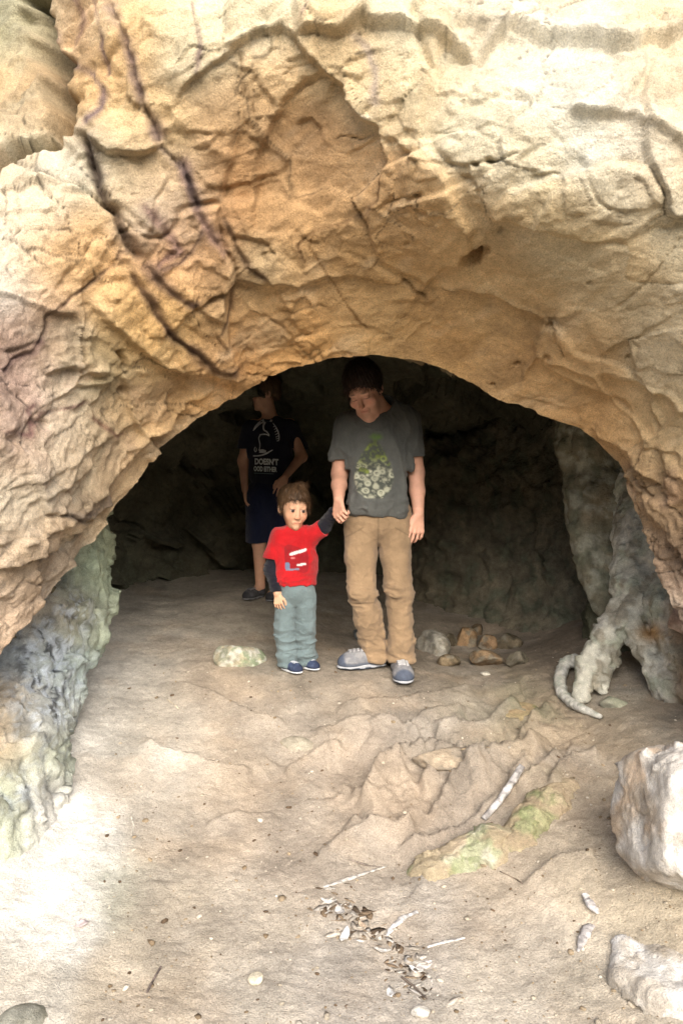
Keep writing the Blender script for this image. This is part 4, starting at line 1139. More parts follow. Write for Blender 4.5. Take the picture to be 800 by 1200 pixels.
# dark leaf mould and fine grit, past counting
def scatter(name, n, spots, sizes, palette, seed, flat=0.5, sub=1, stretch=1.0):
    rg = np.random.default_rng(seed)
    V0, T0 = ico(sub)
    Vs, Ts, Cs = [], [], []; k = 0
    us, vs = spots(rg, n)
    Y = np.zeros(n)
    pts = []
    for u, v in zip(us, vs):
        pts.append((u, v))
    # march all sight lines at once
    pts = np.array(pts); yy = np.linspace(1.3, 6.2, 700)
    PP = P(pts[:, :1] + 0 * yy, pts[:, 1:] + 0 * yy, yy[None] + 0 * pts[:, :1])
    gz_ = ground_base(PP[..., 0], PP[..., 1])
    hit = (PP[..., 2] <= gz_); i0 = hit.argmax(1)
    base_ = PP[np.arange(n), i0]; ok = hit.any(1)
    zf = ground_full(base_[:, 0], base_[:, 1])[0]
    for q in np.nonzero(ok)[0]:
        s = min(sizes(rg), 0.010)
        sc = np.array([s * stretch * rg.uniform(.7, 1.4), s * rg.uniform(.7, 1.4), s * flat * rg.uniform(.6, 1.2)])
        A = rotm(rg.uniform(-20, 20), rg.uniform(-20, 20), rg.uniform(0, 360))
        v = (V0 * (1 + rg.normal(0, 0.16, (len(V0), 1)))) * sc @ A.T + np.array([base_[q, 0], base_[q, 1], zf[q] + sc[2] * 0.5])
        Vs.append(v); Ts.append(T0 + k); k += len(v)
        c = lin(palette[rg.integers(len(palette))]) * rg.uniform(0.8, 1.15)
        Cs.append(np.repeat(c[None], len(v), 0))
    o = mesh_np(name, np.concatenate(Vs), np.concatenate(Ts), np.concatenate(Cs), mat=M_BOULDER)
    o['kind'] = 'stuff'
    return o


def spots_all(rg, n): return rg.uniform(120, 800, n), rg.uniform(760, 1210, n) ** 1.0
def spots_litter(rg, n):
    t = rg.uniform(0, 1, n)
    cu = np.interp(t, [0, .2, .4, .6, .8, 1], [372, 400, 420, 462, 478, 500]); cv = np.interp(t, [0, .2, .4, .6, .8, 1], [1055, 1068, 1092, 1112, 1140, 1182])
    return cu + rg.normal(0, 13, n), cv + rg.normal(0, 10, n)
scatter('gravel', 2200, spots_all, lambda r: 0.0020 * math.exp(r.normal(0, 0.7)), [(168, 150, 124), (140, 122, 98), (196, 184, 164), (110, 92, 74), (210, 200, 184)], 900)
scatter('leaf_litter', 210, spots_litter, lambda r: 0.0038 * math.exp(r.normal(0, 0.75)), [(150, 132, 110), (130, 112, 92), (206, 198, 186), (190, 180, 166), (96, 82, 68), (200, 194, 186)], 901, flat=0.2, stretch=3.2)
# ================================================================== PEOPLE
M_SKIN = mat_col('skin', 0.55, 0.35, 0.06, 60.0, ((500, 0.0004),), sss=0.08)
M_CLOTH = mat_col('woven_cloth', 0.95, 0.12, 0.08, 25.0, ((60, 0.004), (600, 0.0006)), sheen=0.15)
M_HAIR = mat_col('hair', 0.5, 0.4, 0.25, 60.0, ((300, 0.001),))
M_SHOE = mat_col('shoe_fabric', 0.8, 0.3, 0.15, 60.0, ((400, 0.0008),))
M_PRINT = mat_col('shirt_print', 0.9, 0.15, 0.2, 120.0, ((600, 0.0003),))


def V3(*a): return np.array(a, float)


def head_ops(F, c, R, s, child=False):
    """skull, jaw, nose, lips, ears and eyes; the face looks along the head's own -y"""
    c = np.asarray(c, float)
    def W(x, y, z): return c + s * (R @ np.array([x, y, z]))
    jw = 0.92 if child else 1.0
    F.ell(W(0, .018, .045), np.array([.076, .096, .086]) * s, R, 0.02)
    F.ell(W(0, -.020, -.026 if not child else -.018), np.array([.062 if not child else .060, .072, .084 if not child else .076]) * s, R, 0.03 * s)
    jx = .014 if child else .026
    F.cap(W(-jx, -.047, -.080 * jw), W(jx, -.047, -.080 * jw), (.022 if child else .026) * s, None, 0.03 * s)
    F.ell(W(0, -.078, -.096 * jw), np.array([.020, .016, .016]) * s, R, 0.02 * s)                       # chin
    F.cap(W(-.040, -.080, .027), W(.040, -.080, .027), (.0095 if child else .0115) * s, None, 0.02 * s)                        # brow
    for sg in (-1, 1):
        F.ell(W(.031 * sg, -.104, .008), np.array([.017, .013 if child else .016, .011]) * s, R, (.022 if child else .014) * s, 's')             # socket
        F.ell(W(.031 * sg, -.082, .007), np.array([.0145, .0135, .0135]) * s, R, 0.004 * s)               # eyeball and lid
        F.ell(W((.036 if child else .046) * sg, -.066, -.026), np.array([.022, .018, .022]) * s, R, (.04 if child else .022) * s)                  # cheek
        F.ell(W(.078 * sg, .012, -.004), np.array([.009, .022, .031]) * s, R @ rotm(0, 0, -18 * sg), 0.008 * s)
        F.ell(W(.083 * sg, .008, -.002), np.array([.006, .011, .016]) * s, R, 0.004 * s, 's')
    n = .45 if child else .85
    F.cap(W(0, -.090, .014), W(0, -.092 - .022 * n, -.030), .0075 * s, .0115 * s, 0.012 * s)              # nose
    for sg in (-1, 1):
        F.ell(W(.010 * sg, -.098 - .006 * n, -.034), np.array([.007, .008, .006]) * s, R, 0.008 * s)
    F.cap(W(-.017, -.0835, -.0605), W(.017, -.0835, -.0605), .0055 * s, None, 0.012 * s)                    # lips
    F.cap(W(-.013, -.0835, -.069), W(.013, -.0835, -.069), .0060 * s, None, 0.012 * s)
    pass


def head_paint(V, C, c, R, s, skin, brow, iris, open_eyes=True, child=False):
    q = ((V - np.asarray(c)) @ R) / s
    x, y, z = q[:, 0], q[:, 1], q[:, 2]
    inh = (np.abs(x) < .1) & (np.abs(y) < .13) & (np.abs(z) < .14)
    fr = sst(-.055, -.075, y)
    def mix(w, col): nonlocal C; w = (np.clip(w, 0, 1) * inh)[:, None]; C = C * (1 - w) + lin(col) * w
    sk = np.asarray(skin, float)
    mix(.35 * fr * np.exp(-(((np.abs(x) - .042) / .018) ** 2 + ((z + .025) / .02) ** 2)), np.clip(sk * [1.02, .80, .76], 0, 255))
    mix(.4 * fr * np.exp(-((x / .014) ** 2 + ((z + .03) / .014) ** 2)), np.clip(sk * [1.0, .80, .76], 0, 255))
    mix(.6 * fr * sst(.024, .014, np.abs(x)) * np.exp(-((z + .065) / .0075) ** 2), np.clip(sk * [.90, .62, .60], 0, 255))
    mix(.55 * fr * sst(.022, .017, np.abs(x)) * np.exp(-((z + .0648) / .0018) ** 2), (110, 62, 56))
    mix(.85 * fr * np.exp(-(((np.abs(x) - .032) / .017) ** 4 + ((z - (.036 if child else .031)) / (.0036 if child else .0052)) ** 2)) * (.4 if child else 1), brow)
    if open_eyes:
        e = fr * sst(1.15, .9, ((np.abs(x) - .031) / .0155) ** 2 + ((z - .006) / (.0080 if child else .0078)) ** 2)
        mix(e * .9, (206, 198, 190) if not child else (184, 156, 140))
        mix(fr * sst(1.2, .8, ((np.abs(x) - .031) ** 2 + (z - .005) ** 2) / (.0088 if child else .0070) ** 2), iris)
        mix(.9 * fr * sst(.018, .014, np.abs(np.abs(x) - .031)) * np.exp(-((z - .0135) / .0022) ** 2), (60, 42, 34))
    else:
        mix(.8 * fr * sst(.018, .013, np.abs(np.abs(x) - .031)) * np.exp(-((z - .000) / .0030) ** 2), (62, 40, 34))
    return C


def hair_mesh(c, R, s, cols, seed, parent, thick=.012, fringe=.075, nape=-.055, strands=2600, side_off=0.0, tuft=None, lift=0.0):
    c = np.asarray(c, float)
    F = Field()
    def W(x, y, z): return c + s * (R @ np.array([x, y, z]))
    rr = np.array([.076, .096, .086]) + thick
    F.ell(W(0, .020, .047 + lift * .3), (rr + np.array([0, 0, lift])) * s, R, 0.01)
    p0 = np.array([0, -.088, fringe]); p1 = np.array([0, .105, nape]); d = p1 - p0
    nn = np.array([0, d[2], -d[1]]); nn /= np.linalg.norm(nn)
    Rn = (R @ nn).astype(np.float32); P0 = W(*p0).astype(np.float32)
    def cut_(p):
        qq = ((p - c) @ R) / s
        a_ = np.arctan2(qq[:, 0], -qq[:, 1])
        return ((p - P0) @ Rn + s * (.016 * fbm(np.stack([a_ * 4, 0 * a_, 0 * a_ + seed], -1), 1.6, 3, seed + 8) + .004)).astype(np.float32)
    F.add(cut_, c, 9.0, 0.004 * s, 'i')
    for sg in (-1, 1):                                                                              # sideburn patches in front of the ears
        F.cap(W(.074 * sg, -.018, .04), W(.076 * sg, -.016, -.006), .011 * s, .006 * s, 0.01 * s)
    F.ell(W(0, .085, -.02), np.array([.055, .028, .04]) * s, R, 0.02 * s)
    if tuft: F.ell(W(*tuft), np.array([.03, .03, .022]) * s, R, 0.02 * s)
    lo = c - .16 * s; hi = c + .17 * s
    V, Q = sdf_mesh(F, lo, hi, 0.0036)
    N = vnormals(V, Q)
    q = ((V - c) @ R) / s
    az_ = np.arctan2(q[:, 0], -(q[:, 1] - .02))
    st = np.stack([az_ * 7, q[:, 2] * 16, q[:, 1] * 16], -1)
    V2 = V + N * ((0.009 * fbm(st, 1.6, 4, seed) + 0.006 * ridged(np.stack([az_ * 13, q[:, 2] * 7, q[:, 1] * 8], -1), 1.2, 3, seed + 3)) * s)[:, None]
    def paint(P_, k):
        qq = ((P_ - c) @ R) / s
        a_ = np.arctan2(qq[:, 0], -(qq[:, 1] - .02))
        w = np.clip(0.5 + 1.1 * fbm(np.stack([a_ * 16, qq[:, 2] * 9, qq[:, 1] * 9], -1), 1.2, 3, seed + 5) + k, 0, 1)[:, None]
        return lin(cols[0]) * (1 - w) + lin(cols[1]) * w
    o = mesh_np('hair', V2, Q, paint(V2, 0), parent=parent, mat=M_HAIR)
    # single locks lying over it
    rg = np.random.default_rng(seed)
    pick = rg.integers(0, len(V2), strands)
    crown = W(.01, .055, .135)
    B, D = V2[pick] - N[pick] * .002, N[pick]
    away = B - crown; away -= (away * D).sum(1, keepdims=True) * D
    away /= np.linalg.norm(away, axis=1, keepdims=True) + 1e-9
    away = away + rg.normal(0, .28, away.shape) ; away -= .6 * (away * D).sum(1, keepdims=True) * D
    away /= np.linalg.norm(away, axis=1, keepdims=True) + 1e-9
    Ln = rg.uniform(.018, .042, (strands, 1)) * s
    wd = rg.uniform(.0008, .0019, (strands, 1)) * s
    sd_ = np.cross(away, D); sd_ /= np.linalg.norm(sd_, axis=1, keepdims=True) + 1e-9
    pts = []
    for t, up in ((0, 0.0), (.5, .20), (1, .16 )):
        ctr_ = B + away * Ln * t + D * Ln * up + R[:, 2][None] * 0
        pts.append(ctr_ - sd_ * wd * (1 - .8 * t)); pts.append(ctr_ + sd_ * wd * (1 - .8 * t))
    SV = np.stack(pts, 1).reshape(-1, 3)
    k = np.arange(strands)[:, None] * 6
    SQ = np.concatenate([k + np.array([0, 1, 3, 2]), k + np.array([2, 3, 5, 4])])
    lk = mesh_np('hair_lock', SV, SQ, np.repeat(paint(B, 0.15) * rg.uniform(.6, 2.0, (strands, 1)), 6, 0), parent=o, mat=M_HAIR)
    return o


def hand_ops(F, wrist, d, n, s, curl, side, thumb=0.5, k=0.007):
    """palm, five fingers of three bones each; d: towards the fingers, n: the way the palm faces, side: +1 thumb on cross(d,n)"""
    wrist = np.asarray(wrist, float); d = np.asarray(d, float); d = d / np.linalg.norm(d)
    n = np.asarray(n, float); n = n - d * (n @ d); n = n / np.linalg.norm(n)
    w = np.cross(d, n) * side
    kn = []
    for i, off in enumerate((.034, .0115, -.011, -.032)):
        kb = wrist + s * (d * .018 + w * off * .55); ke = wrist + s * (d * (.092 - .004 * abs(i - 1)) + w * off)
        F.cap(kb, ke, .0135 * s, .0105 * s, 0.012 * s); kn.append(ke)
    F.cap(wrist + s * (d * .02 + w * .02), wrist + s * (d * .05 + w * .035), .014 * s, .012 * s, 0.012 * s)
    lens = (.070, .080, .074, .058)
    for i in range(4):
        a = kn[i]; dirv = d; cur = curl if np.isscalar(curl) else curl[i]
        spread = w * (.16, .04, -.06, -.16)[i]
        ang = 0
        for j, fr in enumerate((.46, .30, .24)):
            ang += math.radians(cur * (.75, 1.15, .75)[j])
            dv_ = d * math.cos(ang) + n * math.sin(ang) + spread * math.cos(ang); dv_ /= np.linalg.norm(dv_)
            b = a + dv_ * lens[i] * fr * s
            F.cap(a, b, (.0086 - .0009 * j) * s, (.0079 - .0011 * j) * s, k * s if j == 0 else 0.003 * s)
            a = b
    a = wrist + s * (d * .030 + w * .030)
    for L_, dv_ in ((.038, d * .75 + w * .62 + n * .25), (.032, d * .9 + w * .25 * (1 - thumb) + n * (.2 + .6 * thumb)), (.024, d * .85 - w * .35 * thumb + n * (.2 + .7 * thumb))):
        dv_ = dv_ / np.linalg.norm(dv_); b = a + dv_ * L_ * s
        F.cap(a, b, .0115 * s, .0098 * s, 0.006 * s); a = b


def folds(V, N, amp, seed, sx=1.0, sz=1.0, dirs=None):
    """cloth folds: long soft creases across the given frame"""
    q = V * np.array([sx, sx, sz])
    w = fbm(V, 5, 2, seed + 9)[:, None] * 0.12
    return V + N * (amp * ((np.clip(ridged(q + w, 1.0, 2, seed), -1, 1) ** 3 * 1.5) + 0.8 * fbm(q, 2.0, 3, seed + 1)))[:, None]


def cloth_part(name, F, lo, hi, res, col, parent, foldlist, mat=None, paint=None):
    V, Q = sdf_mesh(F, lo, hi, res)
    V0 = V.copy()
    for (amp, sx, sz, seed, mask) in foldlist:
        N = vnormals(V, Q)
        V = V + (folds(V, N, amp, seed, sx, sz) - V) * (mask(V0)[:, None] if mask else 1.0)
    C = np.zeros_like(V) + lin(col)
    C *= np.clip(1 + 0.35 * fbm(V, 9, 4, 77)[:, None], .7, 1.3)
    if paint: C = paint(V0, C)
    return mesh_np(name, V, Q, C, parent=parent, mat=mat or M_CLOTH)


def shoe(parent, heel, toe, h, cols, sole_cols, L_w, z0, seed, res=0.0042):
    """trainer from heel to toe on ground height z0"""
    heel = np.asarray(heel, float); toe = np.asarray(toe, float)
    d = (toe - heel); Ln = np.linalg.norm(d); d = d / Ln
    s_ = np.array([-d[1], d[0], 0.0]); up = np.array([0, 0, 1.0])
    def W(a, b, c): return np.array([heel[0], heel[1], z0]) + d * a * Ln + s_ * b * Ln + up * c * Ln
    R = np.stack([d, s_, up], 1)
    F = Field()
    F.ell(W(.80, 0, .12), np.array([.20, .19, .15]) * Ln, R, .09 * Ln)
    F.ell(W(.50, 0, .16), np.array([.32, .18, .20]) * Ln, R, .25 * Ln)
    F.ell(W(.18, 0, .17), np.array([.18, .16, .22]) * Ln, R, .15 * Ln)
    F.cap(W(.20, 0, .22), W(.18, 0, .40), .16 * Ln, .15 * Ln, .14 * Ln)
    F.plane(W(0, 0, .065), -up, .003); F.plane(W(.2, 0, .44), up, .01)
    lo = np.minimum(W(-.2, -.3, 0), W(1.2, .3, .6)) - .06; hi = np.maximum(W(-.2, -.3, 0), W(1.2, .3, .6)) + .06
    hi[2] = z0 + .62 * Ln
    V, Q = sdf_mesh(F, lo, hi, res)
    a = ((V - heel) @ d) / Ln; b = ((V - heel) @ s_) / Ln; cz = (V[:, 2] - z0) / Ln
    C = np.zeros_like(V) + lin(cols[0])
    panel = sst(-.1, .1, fbm(np.stack([a * 5, b * 5, cz * 9], -1), 1.0, 2, seed))[:, None]
    C = C * (1 - .6 * panel) + lin(cols[1]) * .6 * panel
    toe_w = (sst(.86, .93, a) + sst(.17, .11, cz) * .8)[:, None].clip(0, 1)
    C = C * (1 - toe_w) + lin(cols[2]) * toe_w
    o = mesh_np('shoe', V, Q, C, parent=parent, mat=M_SHOE)
    F = Field()
    F.ell(W(.74, 0, .045), np.array([.28, .215, .06]) * Ln, R, .02 * Ln); F.ell(W(.28, 0, .045), np.array([.30, .185, .06]) * Ln, R, .2 * Ln)
    F.plane(W(0, 0, .0), -up, .004); F.plane(W(0, 0, .09), up, .004)
    V, Q = sdf_mesh(F, lo, hi, res)
    a = ((V - heel) @ d) / Ln; cz = (V[:, 2] - z0) / Ln
    w = sst(.030, .040, cz + .012 * np.sin(a * 26))[:, None]
    mesh_np('sole', V, Q, lin(sole_cols[0]) * (1 - w) + lin(sole_cols[1]) * w, parent=o, mat=M_SHOE)
    lv, lt = [], []; k = 0
    bvs = BVHTree.FromPolygons([q_.co[:] for q_ in o.data.vertices], [q_.vertices[:] for q_ in o.data.polygons])
    for t in (.50, .58, .66, .74):
        zt = .395 - .30 * (t - .30)
        p = []
        for x in (-.10, -.05, 0, .05, .10):
            o_ = W(t + .02 * math.sin(x * 30), x, 1.0); h_ = bvs.ray_cast(Vector(o_), Vector((0, 0, -1)))
            p.append(np.array(h_[0]) + np.array([0, 0, .004 * Ln]) if h_[0] is not None else W(t, x, zt))
        for i in range(4):
            A = tuple(p[i]); Bv = tuple(p[i + 1])
            e = (p[i + 1] - p[i]); e /= np.linalg.norm(e); f = np.cross(e, up); f /= np.linalg.norm(f); g_ = np.cross(f, e)
            r = .028 * Ln
            ring = [(math.cos(x) * f + math.sin(x) * g_) * r for x in np.linspace(0, 2 * math.pi, 6, endpoint=False)]
            vs = [p[i] + q for q in ring] + [p[i + 1] + q for q in ring]
            lv += vs; lt += [(k + j, k + (j + 1) % 6, k + 6 + (j + 1) % 6, k + 6 + j) for j in range(6)]; k += 12
    mesh_np('lace', np.array(lv), np.array(lt), np.zeros((len(lv), 3)) + lin(cols[3]), parent=o, mat=M_SHOE)
    return o


def print_on(verts2, faces, shirt, name, colr, off=0.0022):
    """lay flat artwork (x, z) on the front of a shirt"""
    me = shirt.data
    bv = BVHTree.FromPolygons([v.co[:] for v in me.vertices], [p.vertices[:] for p in me.polygons])
    out = []
    for x, z in verts2:
        h = bv.ray_cast(Vector((x, -2, z)), Vector((0, 1, 0)))
        out.append((x, h[0].y - off, z) if h[0] is not None else (x, 0.0, z))
    o = mesh_np(name, np.array(out), np.array(faces), np.zeros((len(out), 3)) + lin(colr), parent=shirt, mat=M_PRINT)
    return o


def base_at(u, v, Y): return P(u, v, Y)


# ---------------------------------------------------------------- the adult
SCALE = 0.9642
AX_, AY_ = (443 - 400) / FPX * 3.81, 3.81
AZ_ = gz(AX_ + 0.1, AY_ - 0.1) + 0.004
man = empty('person', (AX_, AY_, AZ_)); man.scale = (SCALE,) * 3
tag(man, 'tall adult in a grey printed T-shirt and tan trousers looking down', 'person', 'people in the cave mouth')
SK = (220, 170, 146)
hc = V3(-.076, -.075, 1.508); hR = rotm(35, -8, -24)
F = Field()
head_ops(F, hc, hR, 1.06)
F.cap(V3(.025, .015, 1.38), V3(-.04, -.01, 1.48), .062, .056, .04)
F.chain([V3(0, .02, .86), V3(0, .02, 1.08), V3(0, .01, 1.27)], [.125, .11, .11], .08)
F.cap(V3(-.13, .01, 1.335), V3(.13, .01, 1.365), .055, None, .06)
for sx, knee, ank in ((-1, V3(-.085, -.045, .47), V3(-.012, .02, .10)), (1, V3(.112, -.03, .47), V3(.118, .0, .10))):
    F.chain([V3(.085 * sx, .0, .84), knee, ank], [.085, .055, .042], .04)
    F.cap(ank, ank + V3(0 if sx > 0 else -.04, -.04 if sx > 0 else -.01, -.06), .036, .02, .02)
eL, wL = V3(-.207, .03, 1.075), V3(-.210, -.150, .945)
F.chain([V3(-.178, .01, 1.345), eL], [.054, .043], .04); F.chain([eL, eL * .55 + wL * .45, wL], [.042, .039, .027], .02)
hand_ops(F, wL, V3(.05, -.55, -.80), V3(.75, .5, -.3), .98, 68, -1, .9)
eR, wR = V3(.206, .045, 1.085), V3(.212, -.035, .862)
F.chain([V3(.165, .01, 1.37), eR], [.054, .044], .04); F.chain([eR, eR * .55 + wR * .45, wR], [.043, .040, .028], .02)
hand_ops(F, wR, V3(-.13, -.16, -1.0), V3(-.35, .93, .0), 1.04, (14, 20, 26, 30), -1, .25)
V, Q = sdf_mesh(F, (-.36, -.36, .0), (.36, .24, 1.70), 0.0037)
C = np.zeros_like(V) + lin(SK)
C *= np.clip(1 + .25 * fbm(V, 14, 4, 3)[:, None], .8, 1.2)
C = head_paint(V, C, hc, hR, 1.06, SK, (58, 40, 32), (60, 44, 34), open_eyes=False)
stub = (np.exp(-((((V - hc) @ hR)[:, 2] + .085) / .03) ** 2) * (np.linalg.norm(V - hc, axis=1) < .15) * (((V - hc) @ hR)[:, 1] < -.01) * .18)[:, None]
C = C * (1 - stub) + lin((120, 92, 80)) * stub
forearm = ((V[:, 2] > .9) & (V[:, 2] < 1.1) & (np.abs(V[:, 0]) > .17))
C[forearm] *= 0.93
mesh_np('body', V, Q, C, parent=man, mat=M_SKIN)
hair_mesh(hc, hR, 1.06, ((30, 22, 18), (58, 42, 33)), 21, man, thick=.014, fringe=.066, nape=-.075, lift=.006, strands=3200)
F = Field()
F.ell(V3(0, .01, 1.235), (.182, .118, .19), None, .05); F.ell(V3(-.004, .012, 1.03), (.172, .120, .22), None, .10)
F.ell(V3(-.008, .0, .90), (.186, .128, .15), None, .10)
F.cap(V3(-.135, .01, 1.335), V3(.135, .01, 1.362), .066, None, .06)
F.cap(V3(-.09, .012, 1.375), V3(.03, .02, 1.425), .045, .062, .05); F.cap(V3(.13, .012, 1.39), V3(.03, .02, 1.425), .045, .062, .05)
F.cap(V3(-.160, .01, 1.33), V3(-.196, .018, 1.13), .074, .061, .04); F.cap(V3(.152, .01, 1.352), V3(.196, .03, 1.15), .074, .060, .04)
F.cap(V3(-.200, .018, 1.16), V3(-.208, .02, 1.04), .050, .054, .006, 's'); F.cap(V3(.200, .03, 1.18), V3(.208, .04, 1.06), .050, .054, .006, 's')
def slv(p):
    a = (p - np.array([-.21, 0, 1.158], np.float32)) @ np.array([-.1, .1, -1], np.float32)
    return a
F.cap(V3(.015, -.01, 1.435), V3(-.06, -.10, 1.52), .066, .09, .008, 's')
F.add(lambda p: np.where(np.abs(p[:, 0] + .0) > .145 + .03 * (p[:, 2] > 1.1), 1.150 + np.where(p[:, 0] > 0, .018, .0) - p[:, 2], (.862 - .07 * p[:, 0] - .04 * (p[:, 0] > .08) * 0) - p[:, 2]).astype(np.float32), V3(0, 0, 1.1), 9, .004, 'i')
GP_ = [(150, 160, 138), (176, 178, 150), (112, 126, 96)]
def pinecone(V, C):
    x = V[:, 0] + .027 - .0; z = V[:, 2]
    t = np.clip((z - .95) / .30, 0, 1)
    half = np.interp(t, [0, .12, .35, .6, .8, 1], [.05, .088, .108, .088, .058, .02])
    m = sst(0, -.012, np.abs(x) - half) * sst(.945, .955, z) * sst(1.26, 1.24, z) * (V[:, 1] < 0.02)
    q = np.stack([V[:, 0] * 1.0, 0 * x, z * 1.15], -1)
    f1, f2, r3, _ = worley(q, 25, 61)
    ring = np.exp(-((f1 - .36) / .13) ** 2) + .9 * sst(.16, .08, f1) + .5 * sst(.0, .25, fbm(V, 60, 3, 8))
    low = sst(.62, .45, t)
    pale = lin((198, 200, 178)) * (1 - r3[:, :1] * .35)
    green = lin((120, 134, 62)) * (.7 + .6 * r3[:, :1])
    dark = lin((58, 66, 54))
    gsel = (sst(.45, .75, t) + (r3[:, 1] > .82)).clip(0, 1)[:, None]
    inkc = pale * (1 - gsel) + green * gsel
    w = (m * np.clip(ring, 0, 1) * .85)[:, None]
    C = C * (1 - .5 * m[:, None]) + dark * .5 * m[:, None]
    C = C * (1 - w) + inkc * w
    lf = np.exp(-(((V[:, 0] + .018) / .034) ** 2 + ((z - 1.268) / .018) ** 2) ** 2) * (.6 + .8 * fbm(V, 40, 2, 9)) * (V[:, 1] < 0)
    lf = np.clip(lf, 0, 1)[:, None]
    return C * (1 - lf) + lin((92, 122, 58)) * lf
ms = cloth_part('t_shirt', F, (-.34, -.22, .80), (.34, .24, 1.56), 0.0046, (88, 90, 88), man,
           [(.016, 6, 3.0, 31, lambda V: sst(1.38, 1.2, V[:, 2])), (.004, 14, 8, 32, None), (.008, 9, 12, 33, lambda V: sst(1.05, .9, V[:, 2]))], paint=pinecone)
F = Field()
F.ell(V3(0, .008, .84), (.176, .128, .14), None, .05)
F.chain([V3(-.088, .0, .80), V3(-.094, -.02, .64), V3(-.084, -.045, .46), V3(-.055, -.02, .31), V3(-.018, .02, .15), V3(-.012, .022, .085)], [.097, .080, .067, .069, .060, .060], .020)
F.chain([V3(.090, .0, .80), V3(.093, -.02, .64), V3(.108, -.03, .46), V3(.118, -.01, .31), V3(.118, .0, .16), V3(.120, .0, .095)], [.095, .077, .067, .059, .064, .069], .020)
F.plane(V3(0, 0, .912), (0, 0, 1)); F.plane(V3(0, 0, .072), (0, 0, -1), .004)
def seam(V, C):
    C = C * np.clip(1 - .10 * np.exp(-((V[:, 2] - .43) / .02) ** 2), .8, 1)[:, None]
    fly = (np.exp(-((V[:, 0] + .005) / .004) ** 2) * (V[:, 2] > .70) * (V[:, 1] < 0) * .35)[:, None]
    for z_, sg in ((.78, -1), (.78, 1)):
        e = np.exp(-(((V[:, 0] - sg * .11) * .6 * sg + (V[:, 2] - z_)) / .004) ** 2) * (np.abs(V[:, 0]) > .08) * (V[:, 2] > .72) * (V[:, 1] < .05) * .3
        C = C * (1 - e[:, None])
    return C * (1 - fly)
knee_cuff = lambda V: np.clip(np.exp(-((V[:, 2] - .43) / .09) ** 2) + sst(.33, .2, V[:, 2]), 0, 1)
cloth_part('trousers', F, (-.26, -.22, .06), (.28, .22, .96), 0.0046, (148, 125, 98), man,
           [(.007, 4, 3, 41, None), (.014, 5, 11, 43, knee_cuff), (.003, 14, 14, 45, None)], paint=seam)
zf = lambda lx, ly: (gz(AX_ + lx * SCALE, AY_ + ly * SCALE) - AZ_) / SCALE + .003
shoe(man, (.040, .045), (-.222, -.035), 1, ((128, 128, 134), (104, 110, 122), (78, 90, 112), (150, 150, 152)), ((48, 54, 66), (176, 180, 186)), .11, zf(-.09, 0), 11) if False else None
shoe(man, V3(.045, .05, 0), V3(-.215, -.02, 0), 1, ((140, 140, 142), (112, 115, 122), (82, 90, 106), (176, 176, 178)), ((50, 56, 68), (176, 180, 186)), .11, zf(-.09, .02), 11)
shoe(man, V3(.120, .055, 0), V3(.128, -.205, 0), 1, ((144, 143, 145), (114, 117, 124), (82, 90, 106), (176, 176, 178)), ((50, 56, 68), (176, 180, 186)), .11, zf(.125, -.08), 13)

# ---------------------------------------------------------------- the small child
BS = 0.9573
BX_, BY_ = (347 - 400) / FPX * 3.78, 3.78
BZ_ = gz(BX_, BY_ - .05) + .003
kid = empty('person', (BX_, BY_, BZ_)); kid.scale = (BS,) * 3
tag(kid, 'small child in a red T-shirt over dark sleeves with grey trousers', 'person', 'people in the cave mouth')
SK2 = (210, 166, 136)
hc = V3(-.012, -.005, .872); hR = rotm(10, 4, 19)
F = Field()
head_ops(F, hc, hR, .93, child=True)
F.cap(V3(-.01, .02, .73), V3(-.012, .010, .82), .036, .042, .03)
F.chain([V3(-.005, .01, .45), V3(-.005, .01, .68)], [.075, .075], .06); F.cap(V3(-.075, .01, .71), V3(.06, .01, .712), .035, None, .04)
F.chain([V3(-.055, 0, .42), V3(-.058, -.01, .24), V3(-.042, .0, .06)], [.05, .038, .030], .03); F.chain([V3(.045, 0, .42), V3(.048, -.01, .24), V3(.040, .02, .06)], [.05, .038, .030], .03)
F.cap(V3(-.042, 0, .06), V3(-.02, -.03, .022), .024, .012, .01); F.cap(V3(.04, .02, .06), V3(.06, .0, .022), .024, .012, .01)
e1, w1 = V3(-.128, .0, .545), V3(-.098, -.055, .425)
F.chain([V3(-.09, .005, .70), e1, w1], [.036, .031, .021], .02); hand_ops(F, w1, V3(.12, -.22, -1), V3(.3, .9, 0), .60, (24, 26, 28, 32), 1, .3, k=.006)
e2, w2 = V3(.150, -.02, .775), V3(.205, -.075, .862)
F.chain([V3(.065, .005, .705), e2, w2], [.036, .030, .021], .02); hand_ops(F, w2, V3(.2, -.9, .35), V3(.3, .5, -.6), .50, 50, 1, .5, k=.006)
V, Q = sdf_mesh(F, (-.22, -.24, .0), (.32, .18, 1.06), 0.0034)
C = np.zeros_like(V) + lin(SK2); C *= np.clip(1 + .2 * fbm(V, 16, 4, 5)[:, None], .85, 1.15)
C = head_paint(V, C, hc, hR, .93, SK2, (140, 106, 78), (36, 26, 22), child=True)
sp_ = np.exp(-((np.linalg.norm(V - (hc + .93 * hR @ V3(.012, -.094, .058)), axis=1)) / .005) ** 2)[:, None] * .8
C = C * (1 - sp_) + lin((90, 50, 40)) * sp_
mesh_np('body', V, Q, C, parent=kid, mat=M_SKIN)
hair_mesh(hc, hR, .93, ((54, 40, 29), (92, 70, 49)), 23, kid, thick=.012, fringe=.073, nape=-.06, strands=3800, tuft=(.035, .02, .132), lift=-.004)
F = Field()
F.chain([V3(-.095, .005, .70), V3(-.129, .0, .545), V3(-.102, -.048, .438)], [.043, .041, .030], .02)
F.chain([V3(.065, .005, .715), V3(.150, -.02, .778), V3(.200, -.070, .854)], [.040, .036, .027], .02)
